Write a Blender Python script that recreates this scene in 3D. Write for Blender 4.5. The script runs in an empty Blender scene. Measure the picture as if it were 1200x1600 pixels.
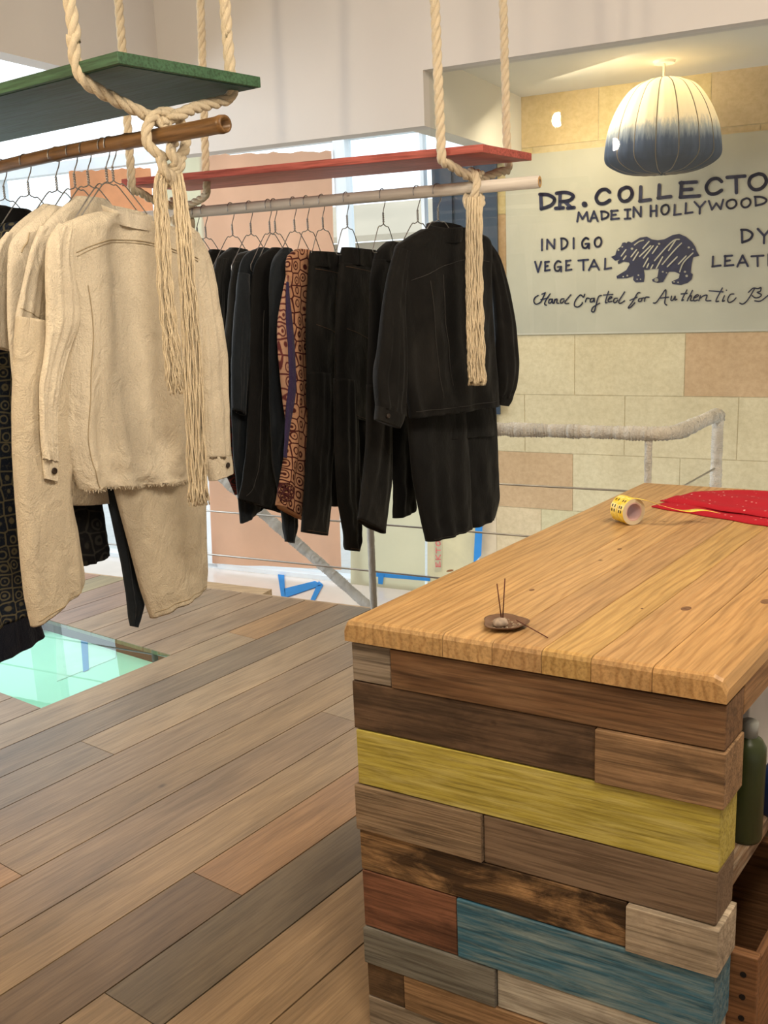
import bpy, bmesh, math, random
import numpy as np
from mathutils import Vector, Matrix
from mathutils import noise as mnoise

# ------------------------------------------------------------------ camera
FPX, PITCH, ROLL, CAMH = 1526.4, math.radians(12.954), math.radians(2.389), 1.5
_cp, _sp = math.cos(PITCH), math.sin(PITCH)
FWD = Vector((0, _cp, -_sp))
_right = Vector((1, 0, 0))
_down = FWD.cross(_right)
CR = math.cos(ROLL) * _right + math.sin(ROLL) * _down
CD = -math.sin(ROLL) * _right + math.cos(ROLL) * _down
CAM = Vector((0, 0, CAMH))
SC = bpy.context.scene
COL = SC.collection
cam = bpy.data.cameras.new('camera')
cam.sensor_fit = 'VERTICAL'
cam.sensor_height = 36.0
cam.lens = FPX * 36.0 / 1600.0
cam.clip_start = 0.05
camo = bpy.data.objects.new('camera', cam)
COL.objects.link(camo)
up = -CD
M3 = Matrix((CR, up, -FWD)).transposed()
camo.matrix_world = Matrix.Translation(CAM) @ M3.to_4x4()
SC.camera = camo

# ------------------------------------------------------------------ world and lights
w = bpy.data.worlds.new('daylight')
SC.world = w
w.use_nodes = True
bg = w.node_tree.nodes['Background']
bg.inputs[0].default_value = (0.86, 0.945, 1.0, 1)
bg.inputs[1].default_value = 1.75
SC.view_settings.view_transform = 'Standard'
SC.view_settings.look = 'None'
SC.view_settings.exposure = 0.12
SC.view_settings.gamma = 1.0
SC.view_settings.use_curve_mapping = False


def area(name, loc, target, sx, sy, power, color):
    l = bpy.data.lights.new(name, 'AREA')
    l.shape = 'RECTANGLE'
    l.size, l.size_y, l.energy, l.color = sx, sy, power, color
    o = bpy.data.objects.new(name, l)
    COL.objects.link(o)
    o.location = loc
    d = Vector(target) - Vector(loc)
    o.rotation_euler = d.to_track_quat('-Z', 'Y').to_euler()
    return o


area('unseen_fill', (1.5, 1.5, 3.05), (0.5, 2.0, 0.7), 0.6, 0.6, 42, (1.0, 0.82, 0.60))  # unseen warm fill light, added to brighten the counter and clothes
area('unseen_fill', (0.35, 0.35, 3.05), (-0.5, 2.5, 1.2), 0.6, 0.6, 56, (1.0, 0.88, 0.71))  # second unseen fill, added above the camera to light the shirts
area('stairwell_lamp', (0.95, 4.72, 2.40), (1.6, 5.1, 0.9), 0.5, 0.5, 13, (1.0, 0.84, 0.58))
area('window_daylight', (-3.4, 4.6, 1.9), (0.2, 2.6, 0.5), 1.8, 2.0, 85, (0.88, 0.95, 1.0))


# ------------------------------------------------------------------ geometry helpers
def ray(x, y):
    return CR * ((x - 600) / FPX) + CD * ((y - 800) / FPX) + FWD


def onz(x, y, z):
    d = ray(x, y)
    return CAM + d * ((z - CAMH) / d.z)


def onpl(x, y, p0, n):
    d = ray(x, y)
    return CAM + d * ((p0 - CAM).dot(n) / d.dot(n))


def yawdir(deg):
    a = math.radians(deg)
    return Vector((math.sin(a), math.cos(a), 0))


Z = Vector((0, 0, 1))
E1 = onz(575, 950, 0)
D1 = yawdir(117.1)                       # along the floor edge
NN = Vector((-D1.y, D1.x, 0))            # away from the room
if NN.y < 0:
    NN = -NN
STAIR = 1.24
E2 = E1 + NN * STAIR


def q1(x, y, off=0.0):
    return onpl(x, y, E1 + NN * off, NN)


def q2(x, y, off=0.0):
    return onpl(x, y, E2 + NN * off, NN)


def a1(t, off, z):                       # point from coordinates along / across the floor edge
    p = E1 + D1 * t + NN * off
    return Vector((p.x, p.y, z))


def t1(p):
    return (Vector((p.x, p.y, 0)) - Vector((E1.x, E1.y, 0))).dot(D1)


def catmull(pts, k):
    pts = [Vector(p) for p in pts]
    if len(pts) < 3:
        return [pts[0].lerp(pts[-1], i / k) for i in range(k + 1)]
    out = []
    n = len(pts)
    for i in range(n - 1):
        p0 = pts[max(i - 1, 0)]
        p1, p2 = pts[i], pts[i + 1]
        p3 = pts[min(i + 2, n - 1)]
        for j in range(k):
            t = j / k
            out.append(0.5 * ((2 * p1) + (p2 - p0) * t + (2 * p0 - 5 * p1 + 4 * p2 - p3) * t * t + (3 * p1 - p0 - 3 * p2 + p3) * t ** 3))
    out.append(pts[-1])
    return out


class MB:
    def __init__(self):
        self.v, self.f, self.uv, self.col = [], [], {}, {}

    def add(self, v, f, col=None):
        b = len(self.v)
        self.v += [Vector(p) for p in v]
        for q in f:
            self.f.append([i + b for i in q])
            if col is not None:
                self.col[len(self.f) - 1] = col

    def box(self, o, ax, ay, az, col=None):
        o = Vector(o)
        v = [o, o + ax, o + ax + ay, o + ay, o + az, o + ax + az, o + ax + ay + az, o + ay + az]
        self.add(v, [(0, 3, 2, 1), (4, 5, 6, 7), (0, 1, 5, 4), (1, 2, 6, 5), (2, 3, 7, 6), (3, 0, 4, 7)], col)

    def prism(self, poly, ext, col=None):
        n = len(poly)
        v = [Vector(p) for p in poly] + [Vector(p) + ext for p in poly]
        f = [list(range(n))[::-1], list(range(n, 2 * n))]
        f += [(i, (i + 1) % n, n + (i + 1) % n, n + i) for i in range(n)]
        self.add(v, f, col)

    def tube(self, pts, r, seg=8, caps=True):
        pts = [Vector(p) for p in pts]
        n = len(pts)
        rr = r if isinstance(r, (list, tuple)) else [r] * n
        tang = [(pts[min(i + 1, n - 1)] - pts[max(i - 1, 0)]).normalized() for i in range(n)]
        ref = Vector((0, 0, 1)) if abs(tang[0].z) < 0.9 else Vector((1, 0, 0))
        u = tang[0].cross(ref).normalized()
        v, f = [], []
        for i in range(n):
            u = (u - tang[i] * u.dot(tang[i]))
            u = u.normalized() if u.length > 1e-9 else tang[i].orthogonal().normalized()
            b = tang[i].cross(u)
            for k in range(seg):
                a = 2 * math.pi * k / seg
                v.append(pts[i] + (u * math.cos(a) + b * math.sin(a)) * rr[i])
        for i in range(n - 1):
            for k in range(seg):
                k2 = (k + 1) % seg
                f.append((i * seg + k, i * seg + k2, (i + 1) * seg + k2, (i + 1) * seg + k))
        if caps:
            f.append(tuple(range(seg))[::-1])
            f.append(tuple(range((n - 1) * seg, n * seg)))
        self.add(v, f)

    def lathe(self, c, prof, seg=32, axis=Z, close=False):
        axis = Vector(axis).normalized()
        u = axis.orthogonal().normalized()
        b = axis.cross(u)
        c = Vector(c)
        v, f = [], []
        n = len(prof)
        for (r, h) in prof:
            for k in range(seg):
                a = 2 * math.pi * k / seg
                v.append(c + axis * h + (u * math.cos(a) + b * math.sin(a)) * max(r, 1e-5))
        for i in range(n - 1 + (1 if close else 0)):
            for k in range(seg):
                k2 = (k + 1) % seg
                i2 = (i + 1) % n
                f.append((i * seg + k, i * seg + k2, i2 * seg + k2, i2 * seg + k))
        if not close:
            f.append(tuple(range(seg))[::-1])
            f.append(tuple(range((n - 1) * seg, n * seg)))
        self.add(v, f)

    def build(self, name, m, parent=None, smooth=False, bevel=0.0, frame=None, fix=True):
        """frame = (origin, x-axis): the object's own axes, so that grain runs along x."""
        me = bpy.data.meshes.new(name)
        mw = Matrix.Identity(4)
        if frame:
            o, x = Vector(frame[0]), Vector(frame[1]).normalized()
            zz = Vector(frame[2]).normalized() if len(frame) > 2 else Z
            y = zz.cross(x).normalized()
            zz = x.cross(y)
            mw = Matrix((x, y, zz)).transposed().to_4x4()
            mw.translation = o
        inv = mw.inverted()
        me.from_pydata([inv @ p for p in self.v], [], self.f)
        if self.col:
            at = me.color_attributes.new('tone', 'FLOAT_COLOR', 'CORNER')
            for p in me.polygons:
                c = self.col.get(p.index, (1, 1, 1))
                for li in p.loop_indices:
                    at.data[li].color = (c[0], c[1], c[2], 1)
        if self.uv:
            l = me.uv_layers.new(name='cloth')
            for p in me.polygons:
                for li, vi in zip(p.loop_indices, p.vertices):
                    l.data[li].uv = self.uv.get(vi, (0, 0))
        if fix:
            bm = bmesh.new()
            bm.from_mesh(me)
            bmesh.ops.recalc_face_normals(bm, faces=bm.faces)
            bm.to_mesh(me)
            bm.free()
        if smooth:
            for p in me.polygons:
                p.use_smooth = True
        me.materials.append(m)
        o = bpy.data.objects.new(name, me)
        COL.objects.link(o)
        o.matrix_world = mw
        if parent is not None:
            setparent(o, parent)
        if bevel:
            b = o.modifiers.new('edge', 'BEVEL')
            b.width, b.segments, b.limit_method = bevel, 3, 'ANGLE'
            if smooth is False:
                for p in me.polygons:
                    p.use_smooth = True
                b.harden_normals = True
        return o


def wm(o):
    return wm(o.parent) @ o.matrix_parent_inverse @ o.matrix_basis if o.parent else o.matrix_basis.copy()


def setparent(o, parent):
    o.parent = parent
    o.matrix_parent_inverse = wm(parent).inverted()


def tag(o, label, cat, group=None):
    o['label'] = label
    o['category'] = cat
    if group:
        o['group'] = group
    return o


def thing(name, label, cat, loc=(0, 0, 0), group=None):
    o = bpy.data.objects.new(name, None)
    o.empty_display_size = 0.05
    COL.objects.link(o)
    o.location = loc
    return tag(o, label, cat, group)


def struct(o):
    o['kind'] = 'structure'
    return o


# ------------------------------------------------------------------ materials
class NT:
    def __init__(self, name):
        self.m = bpy.data.materials.new(name)
        self.m.use_nodes = True
        self.t = self.m.node_tree
        self.n, self.l = self.t.nodes, self.t.links
        self.b = self.n['Principled BSDF']
        self.out = self.n['Material Output']

    def node(self, typ, **kw):
        x = self.n.new(typ)
        for k, v in kw.items():
            if k.startswith('i_'):
                key = k[2:]
                key = int(key) if key.isdigit() else key.replace('_', ' ')
                x.inputs[key].default_value = v
            else:
                setattr(x, k, v)
        return x

    def link(self, a, b):
        self.l.new(a, b)

    def ramp(self, fac, stops):
        r = self.n.new('ShaderNodeValToRGB')
        e = r.color_ramp.elements
        while len(e) < len(stops):
            e.new(0.5)
        for k, (p, c) in enumerate(stops):
            e[k].position = p
            e[k].color = (c[0], c[1], c[2], 1)
        self.link(fac, r.inputs[0])
        return r.outputs[0]

    def mix(self, fac, a, b, mode='MIX'):
        x = self.n.new('ShaderNodeMix')
        x.data_type = 'RGBA'
        x.blend_type = mode
        for sock, val in ((x.inputs[0], fac), (x.inputs[6], a), (x.inputs[7], b)):
            if hasattr(val, 'is_linked'):
                self.link(val, sock)
            elif isinstance(val, (int, float)):
                sock.default_value = val
            else:
                sock.default_value = (val[0], val[1], val[2], 1)
        return x.outputs[2]

    def coords(self, kind='Object', scale=(1, 1, 1), randomize=True):
        tc = self.n.new('ShaderNodeTexCoord')
        mp = self.n.new('ShaderNodeMapping')
        mp.inputs['Scale'].default_value = scale
        self.link(tc.outputs[kind], mp.inputs[0])
        if randomize:
            oi = self.n.new('ShaderNodeObjectInfo')
            mu = self.n.new('ShaderNodeVectorMath')
            mu.operation = 'SCALE'
            mu.inputs[0].default_value = (13.7, 7.3, 5.1)
            self.link(oi.outputs['Random'], mu.inputs['Scale'])
            self.link(mu.outputs[0], mp.inputs['Location'])
        return mp.outputs[0]

    def noise(self, co, scale, detail=4, rough=0.55, dist=0.0):
        x = self.node('ShaderNodeTexNoise')
        x.inputs['Scale'].default_value = scale
        x.inputs['Detail'].default_value = detail
        x.inputs['Roughness'].default_value = rough
        x.inputs['Distortion'].default_value = dist
        self.link(co, x.inputs['Vector'])
        return x.outputs['Fac']

    def bump(self, h, strength=0.3, dist=0.002):
        x = self.node('ShaderNodeBump')
        x.inputs['Strength'].default_value = strength
        x.inputs['Distance'].default_value = dist
        self.link(h, x.inputs['Height'])
        self.link(x.outputs[0], self.b.inputs['Normal'])


def plain(name, c, rough=0.6, metal=0.0, var=0.08, scale=12, spec=0.4, bump=0.0):
    t = NT(name)
    co = t.coords()
    f = t.noise(co, scale)
    col = t.ramp(f, [(0.3, [x * (1 - var) for x in c]), (0.7, [min(1, x * (1 + var)) for x in c])])
    t.link(col, t.b.inputs['Base Color'])
    t.b.inputs['Roughness'].default_value = rough
    t.b.inputs['Metallic'].default_value = metal
    t.b.inputs['Specular IOR Level'].default_value = spec
    if bump:
        t.bump(t.noise(co, scale * 6), 0.5, bump)
    return t.m


def wood(name, c, dark=0.45, grain=1.0, rough=0.6, stain=0.0, worn=None, wornamt=0.0, rings=False, bump=0.0012, fineamt=0.85, ringamt=0.55):
    """grain runs along local x"""
    t = NT(name)
    co = t.coords(scale=(1, 1, 1))
    co2 = t.coords(scale=(1.7, 22, 22))
    co3 = t.coords(scale=(7, 230 * grain, 230 * grain))
    broad = t.noise(co2, 1.6 * grain, 5, 0.6, 1.2)
    fine = t.noise(co3, 1.0, 4, 0.6)
    col = t.ramp(broad, [(0.28, [x * dark for x in c]), (0.5, c), (0.75, [min(1, x * 1.22) for x in c])])
    fr = t.ramp(fine, [(0.36, (0.52, 0.49, 0.46)), (0.56, (1.05, 1.05, 1.05))])
    col = t.mix(fineamt, col, fr, 'MULTIPLY')
    h = fine
    if rings:
        wv = t.node('ShaderNodeTexWave', wave_type='BANDS', bands_direction='Y')
        wv.inputs['Scale'].default_value = 16
        wv.inputs['Distortion'].default_value = 9
        wv.inputs['Detail'].default_value = 2.5
        wv.inputs['Detail Scale'].default_value = 0.9
        t.link(t.coords(scale=(0.22, 1, 1)), wv.inputs['Vector'])
        rr = t.ramp(wv.outputs['Fac'], [(0.0, (0.62, 0.52, 0.42)), (0.35, (1, 1, 1)), (1, (1, 1, 1))])
        col = t.mix(ringamt, col, rr, 'MULTIPLY')
    if stain:
        st = t.noise(t.coords(scale=(4, 9, 9)), 1.7, 6, 0.65, 0.6)
        lo_ = 0.36 if stain > 0.9 else 0.42
        sm = t.ramp(st, [(lo_, (1, 1, 1)), (lo_ + 0.17, (0.13, 0.11, 0.09))])
        col = t.mix(stain, col, sm, 'MULTIPLY')
    if worn is not None:
        wo = t.noise(t.coords(scale=(5, 60, 60)), 1.4, 6, 0.7, 0.4)
        ms = t.ramp(wo, [(0.5 - 0.3 * wornamt, (0, 0, 0)), (0.78 - 0.2 * wornamt, (1, 1, 1))])
        col = t.mix(ms, col, worn)
    # small knots and nail holes
    vo = t.node('ShaderNodeTexVoronoi')
    vo.inputs['Scale'].default_value = 7
    t.link(t.coords(scale=(1, 1.6, 1.6)), vo.inputs['Vector'])
    kn = t.ramp(vo.outputs['Distance'], [(0.03, (0.18, 0.12, 0.08)), (0.07, (1, 1, 1))])
    col = t.mix(0.8, col, kn, 'MULTIPLY')
    t.link(col, t.b.inputs['Base Color'])
    t.b.inputs['Roughness'].default_value = rough
    t.b.inputs['Specular IOR Level'].default_value = 0.3
    t.bump(h, 0.7, bump)
    return t.m


def fabric(name, c, rough=0.9, var=0.12, weave=900, fade_highlight=None, fade_highlight_amt=0.0, bump=0.0006, sheen=0.1):
    t = NT(name)
    co = t.coords('Object', randomize=True)
    big = t.noise(co, 5.5, 5, 0.6)
    col = t.ramp(big, [(0.3, [x * (1 - var) for x in c]), (0.72, [min(1, x * (1 + var)) for x in c])])
    if fade_highlight is not None:  # random greyer patches stand in for fading and sheen highlights on dark cloth
        sl = t.noise(t.coords('Object', (5, 5, 3.5)), 1.3, 3, 0.55, 0.4)
        ms = t.ramp(sl, [(0.52, (0, 0, 0)), (0.8, (fade_highlight_amt, fade_highlight_amt, fade_highlight_amt))])
        col = t.mix(ms, col, fade_highlight)
    fine = t.noise(co, weave * 0.35, 2, 0.5)
    fr = t.ramp(fine, [(0.3, (0.82, 0.82, 0.82)), (0.7, (1, 1, 1))])
    col = t.mix(0.8, col, fr, 'MULTIPLY')
    t.link(col, t.b.inputs['Base Color'])
    t.b.inputs['Roughness'].default_value = rough
    t.b.inputs['Specular IOR Level'].default_value = 0.15
    t.b.inputs['Sheen Weight'].default_value = sheen
    wr = t.noise(t.coords('Object', (9, 9, 5)), 2.2, 5, 0.6, 0.8)
    ad = t.node('ShaderNodeMath', operation='MULTIPLY_ADD')
    ad.inputs[1].default_value = 6.0
    t.link(wr, ad.inputs[0])
    t.link(fine, ad.inputs[2])
    t.bump(ad.outputs[0], 0.8, bump * 5)
    return t.m


def printed(name, ground, ink, scale=26, line=0.055, extra=None):
    t = NT(name)
    tc = t.n.new('ShaderNodeTexCoord')
    uv = tc.outputs['UV']
    v = t.node('ShaderNodeTexVoronoi', feature='DISTANCE_TO_EDGE')
    v.inputs['Scale'].default_value = scale
    v.inputs['Randomness'].default_value = 0.35
    t.link(uv, v.inputs['Vector'])
    e = t.ramp(v.outputs['Distance'], [(line, (1, 1, 1)), (line * 1.7, (0, 0, 0))])
    v2 = t.node('ShaderNodeTexVoronoi')
    v2.inputs['Scale'].default_value = scale
    v2.inputs['Randomness'].default_value = 0.35
    t.link(uv, v2.inputs['Vector'])
    r = t.ramp(v2.outputs['Distance'], [(0.10, (1, 1, 1)), (0.14, (0, 0, 0)), (0.23, (0, 0, 0)), (0.26, (1, 1, 1)), (0.32, (1, 1, 1)), (0.36, (0, 0, 0))])
    nz = t.noise(uv, scale * 5, 3, 0.6)
    nm = t.ramp(nz, [(0.56, (0, 0, 0)), (0.62, (1, 1, 1))])
    m1 = t.mix(1.0, e, r, 'ADD')
    m2 = t.mix(0.25, m1, nm, 'ADD')
    col = t.mix(m2, ground, ink)
    if extra is not None:
        big = t.noise(uv, 5, 3, 0.5)
        mm = t.ramp(big, [(0.5, (0, 0, 0)), (0.62, (0.7, 0.7, 0.7))])
        col = t.mix(mm, col, extra)
    t.link(col, t.b.inputs['Base Color'])
    t.b.inputs['Roughness'].default_value = 0.85
    t.b.inputs['Specular IOR Level'].default_value = 0.15
    return t.m


def translucent(name, c, amt=0.5, rough=0.8, var=0.06, scale=9, bump=0.0):
    t = NT(name)
    co = t.coords()
    f = t.noise(co, scale, 5, 0.6)
    col = t.ramp(f, [(0.3, [x * (1 - var) for x in c]), (0.7, [min(1, x * (1 + var)) for x in c])])
    t.link(col, t.b.inputs['Base Color'])
    t.b.inputs['Roughness'].default_value = rough
    t.b.inputs['Specular IOR Level'].default_value = 0.1
    tr = t.node('ShaderNodeBsdfTranslucent')
    t.link(col, tr.inputs[0])
    mx = t.node('ShaderNodeMixShader')
    mx.inputs[0].default_value = amt
    t.link(t.b.outputs[0], mx.inputs[1])
    t.link(tr.outputs[0], mx.inputs[2])
    t.link(mx.outputs[0], t.out.inputs[0])
    if bump:
        t.bump(t.noise(co, scale * 0.8, 4, 0.6, 0.8), 0.8, bump)
    return t.m


def thinglass(name, tint, refl=1.0):
    t = NT(name)
    tr = t.node('ShaderNodeBsdfTransparent')
    tr.inputs[0].default_value = (*tint, 1)
    gl = t.node('ShaderNodeBsdfGlossy')
    gl.inputs['Roughness'].default_value = 0.01
    fr = t.node('ShaderNodeFresnel')
    fr.inputs[0].default_value = 1.5
    mu = t.node('ShaderNodeMath', operation='MULTIPLY')
    mu.inputs[1].default_value = refl
    t.link(fr.outputs[0], mu.inputs[0])
    mx = t.node('ShaderNodeMixShader')
    ge = t.node('ShaderNodeNewGeometry')
    inv_ = t.node('ShaderNodeMath', operation='SUBTRACT')
    inv_.inputs[0].default_value = 1.0
    t.link(ge.outputs['Backfacing'], inv_.inputs[1])
    m3 = t.node('ShaderNodeMath', operation='MULTIPLY')
    t.link(mu.outputs[0], m3.inputs[0])
    t.link(inv_.outputs[0], m3.inputs[1])
    t.link(m3.outputs[0], mx.inputs[0])
    t.link(tr.outputs[0], mx.inputs[1])
    t.link(gl.outputs[0], mx.inputs[2])
    t.link(mx.outputs[0], t.out.inputs[0])
    return t.m


def glow(name, c, s):
    t = NT(name)
    t.b.inputs['Emission Color'].default_value = (*c, 1)
    t.b.inputs['Emission Strength'].default_value = s
    t.b.inputs['Base Color'].default_value = (0.9, 0.9, 0.85, 1)
    return t.m


M = {}
M['wall'] = plain('plaster', (0.63, 0.605, 0.59), 0.85, var=0.02, scale=2)
M['backwall'] = plain('plaster_back', (0.66, 0.65, 0.60), 0.85, var=0.02, scale=2)
M['metalframe'] = plain('painted_frame', (0.82, 0.88, 0.92), 0.45, var=0.03)
M['darkframe'] = plain('dark_frame', (0.035, 0.055, 0.085), 0.35, var=0.1)
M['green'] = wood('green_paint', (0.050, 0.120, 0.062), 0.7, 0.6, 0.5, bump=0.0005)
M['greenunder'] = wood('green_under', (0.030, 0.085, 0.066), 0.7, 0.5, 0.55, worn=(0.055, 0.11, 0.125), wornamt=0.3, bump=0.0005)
M['red'] = wood('red_paint', (0.44, 0.105, 0.085), 0.8, 0.6, 0.5, bump=0.0004)
M['rope'] = fabric('cotton_rope', (0.72, 0.61, 0.44), 0.95, 0.1, 1500)
M['fringe'] = fabric('cotton_fringe', (0.76, 0.64, 0.45), 0.95, 0.12, 1500)
M['bamboo'] = wood('bamboo', (0.20, 0.105, 0.040), 0.5, 0.5, 0.32, bump=0.0003)
M['bambooinside'] = plain('bamboo_inside', (0.50, 0.30, 0.12), 0.8)
M['pipe'] = wood('pale_bamboo', (0.60, 0.555, 0.50), 0.92, 0.6, 0.4, bump=0.0002, fineamt=0.2)
M['wire'] = plain('galvanised_wire', (0.36, 0.35, 0.34), 0.35, 0.8, var=0.1)
M['cable'] = plain('steel_cable', (0.40, 0.38, 0.35), 0.4, 0.8)
M['wrap'] = fabric('wrapped_twine', (0.74, 0.69, 0.60), 0.95, 0.12, 600, bump=0.0012)
M['postwrap'] = fabric('wrapped_grey', (0.46, 0.44, 0.40), 0.95, 0.12, 1200)
M['cream'] = fabric('cream_cotton', (0.75, 0.66, 0.51), 0.92, 0.05, 800)
M['cream2'] = fabric('pale_cotton', (0.74, 0.66, 0.53), 0.92, 0.05, 800)
M['cream3'] = fabric('stone_denim', (0.64, 0.55, 0.41), 0.92, 0.07, 800)
M['black'] = fabric('black_cotton', (0.0062, 0.0060, 0.0060), 0.8, 0.25, 800, (0.034, 0.036, 0.038), 0.2, sheen=0.05, bump=0.0002)
M['denim'] = fabric('black_denim', (0.0064, 0.0060, 0.0055), 0.75, 0.25, 900, (0.050, 0.046, 0.041), 0.30, sheen=0.05, bump=0.0002)
M['tee'] = fabric('charcoal_jersey', (0.015, 0.0155, 0.0155), 0.8, 0.2, 900, (0.055, 0.057, 0.057), 0.3, sheen=0.12, bump=0.0002)
M['indigo'] = fabric('blue_black_denim', (0.012, 0.016, 0.021), 0.8, 0.25, 900, (0.052, 0.064, 0.076), 0.4, sheen=0.12, bump=0.0002)
M['navy'] = fabric('navy_cotton', (0.010, 0.013, 0.026), 0.85, 0.2, 900)
M['purple'] = fabric('purple_lining', (0.045, 0.030, 0.085), 0.8, 0.15, 900)
M['rust'] = printed('rust_print', (0.47, 0.25, 0.145), (0.060, 0.012, 0.012), 21, 0.04)
M['rustsleeve'] = printed('rust_sleeve', (0.46, 0.27, 0.18), (0.12, 0.03, 0.03), 17, 0.04)
M['paisley'] = printed('paisley_print', (0.012, 0.018, 0.034), (0.15, 0.135, 0.085), 23, 0.04)
M['blackprint'] = printed('black_print', (0.004, 0.004, 0.005), (0.022, 0.021, 0.018), 16, 0.03)
M['maroon'] = printed('maroon_print', (0.012, 0.008, 0.008), (0.10, 0.012, 0.010), 18, 0.05)
M['button'] = plain('dark_button', (0.03, 0.018, 0.012), 0.35)
M['thread'] = plain('tan_thread', (0.10, 0.055, 0.03), 0.8)
M['darkthread'] = plain('dark_thread', (0.035, 0.032, 0.03), 0.8)
M['creamthread'] = plain('cream_thread', (0.42, 0.34, 0.22), 0.9)
M['kraft'] = translucent('kraft_paper', (0.80, 0.59, 0.45), 0.70, 0.8, 0.05, 3, 0.02)
M['whitepaper'] = translucent('tracing_paper', (0.80, 0.77, 0.62), 0.6, 0.7, 0.03, 3)
M['bluetape'] = translucent('blue_tape', (0.07, 0.36, 0.80), 0.35, 0.6, 0.05)
M['glass'] = thinglass('clear_glass', (0.965, 0.97, 0.955), 1.1)
M['windowglass'] = thinglass('window_glass', (0.96, 0.98, 0.99), 0.7)
M['ink'] = plain('navy_paint', (0.016, 0.020, 0.055), 0.6, var=0.3, scale=40)
M['panelpaint'] = plain('sign_paint', (0.455, 0.44, 0.355), 0.75, var=0.05, scale=5)
M['slab'] = wood('honey_plank', (0.445, 0.272, 0.115), 0.85, 0.8, 0.42, rings=True, bump=0.0006, fineamt=0.5, ringamt=0.5)
PL = {
    'greybrown': wood('plank_greybrown', (0.25, 0.20, 0.15), 0.6, 1.0, 0.75),
    'brown': wood('plank_brown', (0.185, 0.100, 0.048), 0.45, 0.8, 0.65, rings=True),
    'dark': wood('plank_dark', (0.115, 0.068, 0.038), 0.5, 0.8, 0.7, stain=0.5),
    'mid': wood('plank_mid', (0.30, 0.18, 0.092), 0.5, 1.0, 0.7, stain=0.3),
    'yellow': wood('plank_yellow', (0.40, 0.325, 0.060), 0.85, 0.8, 0.6, worn=(0.52, 0.44, 0.15), wornamt=0.15),
    'weathered': wood('plank_weathered', (0.245, 0.17, 0.105), 0.4, 1.3, 0.8, rings=True, bump=0.003),
    'taupe': wood('plank_taupe', (0.175, 0.118, 0.076), 0.6, 0.8, 0.65),
    'stained': wood('plank_stained', (0.33, 0.19, 0.085), 0.35, 1.2, 0.75, stain=0.95, bump=0.003),
    'white': wood('plank_white', (0.44, 0.36, 0.265), 0.7, 0.9, 0.75, stain=0.35),
    'redbrown': wood('plank_redbrown', (0.20, 0.085, 0.046), 0.6, 0.8, 0.7, stain=0.4),
    'blue': wood('plank_blue', (0.042, 0.135, 0.20), 0.7, 1.0, 0.6, worn=(0.24, 0.30, 0.29), wornamt=0.22),
    'slate': wood('plank_slate', (0.17, 0.16, 0.135), 0.6, 0.9, 0.75),
    'pale': wood('plank_pale', (0.44, 0.40, 0.33), 0.75, 0.9, 0.75, stain=0.25),
    'umber': wood('plank_umber', (0.15, 0.088, 0.045), 0.4, 1.1, 0.75, stain=0.6),
}


def toned(name, rough, bump, along=None, gloss=0.3, mott=0.25, grain=True):
    """material driven by the per-block tone stored in the mesh"""
    t = NT(name)
    at = t.node('ShaderNodeVertexColor', layer_name='tone')
    if grain:
        co = t.coords('Object', (1.6, 22, 1), False)
        g = t.noise(co, 1.5, 6, 0.62, 0.9)
        big = t.noise(t.coords('Object', (1.2, 4, 1), False), 1.6, 4, 0.6, 0.4)
        fg = t.noise(t.coords('Object', (6, 170, 1), False), 1.0, 4, 0.6, 0.3)
        fgc = t.ramp(fg, [(0.36, (0.72, 0.70, 0.68)), (0.56, (1.04, 1.04, 1.04))])
        c1 = t.ramp(g, [(0.3, (0.70, 0.68, 0.66)), (0.62, (1.06, 1.06, 1.06))])
        c1 = t.mix(0.8, c1, fgc, 'MULTIPLY')
        c2 = t.ramp(big, [(0.28, (0.66, 0.65, 0.66)), (0.7, (1.14, 1.10, 1.03))])
        col = t.mix(0.9, at.outputs[0], c1, 'MULTIPLY')
        col = t.mix(0.8, col, c2, 'MULTIPLY')
        vo = t.node('ShaderNodeTexVoronoi')
        vo.inputs['Scale'].default_value = 1.5
        t.link(t.coords('Object', (1, 1.8, 1), False), vo.inputs['Vector'])
        kn = t.ramp(vo.outputs['Distance'], [(0.015, (0.3, 0.27, 0.25)), (0.035, (1, 1, 1))])
        col = t.mix(0.8, col, kn, 'MULTIPLY')
        t.bump(g, 0.35, bump)
    else:
        co = t.coords('Object', (1, 1, 1), False)
        g = t.noise(co, 34, 8, 0.7)
        b2 = t.noise(co, 3, 4, 0.6)
        c1 = t.ramp(g, [(0.32, (0.86, 0.84, 0.80)), (0.6, (1.04, 1.04, 1.04))])
        c2 = t.ramp(b2, [(0.3, (0.90, 0.88, 0.84)), (0.7, (1.06, 1.06, 1.06))])
        col = t.mix(0.9, at.outputs[0], c1, 'MULTIPLY')
        col = t.mix(0.8, col, c2, 'MULTIPLY')
        t.bump(g, 0.5, bump)
    t.link(col, t.b.inputs['Base Color'])
    t.b.inputs['Roughness'].default_value = rough
    t.b.inputs['Specular IOR Level'].default_value = gloss
    return t.m


M['floor'] = toned('oak_boards', 0.42, 0.0006, gloss=0.4)
M['stone'] = toned('limestone', 0.9, 0.004, gloss=0.15, grain=False)

# ------------------------------------------------------------------ floor
BD = yawdir(37.83)
BN = Vector((BD.y, -BD.x, 0))            # across the boards, to the right
N0, PIT = -1.306, 0.18628


def bs(p):
    return p.dot(BD), p.dot(BN)


def at_bs(s, n, z=0.0):
    p = BD * s + BN * n
    return Vector((p.x, p.y, z))


def s_edge(n):                            # where a board line meets the floor edge
    p = BN * n
    k = (Vector((E1.x, E1.y, 0)) - p).dot(NN) / BD.dot(NN)
    return k


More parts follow.
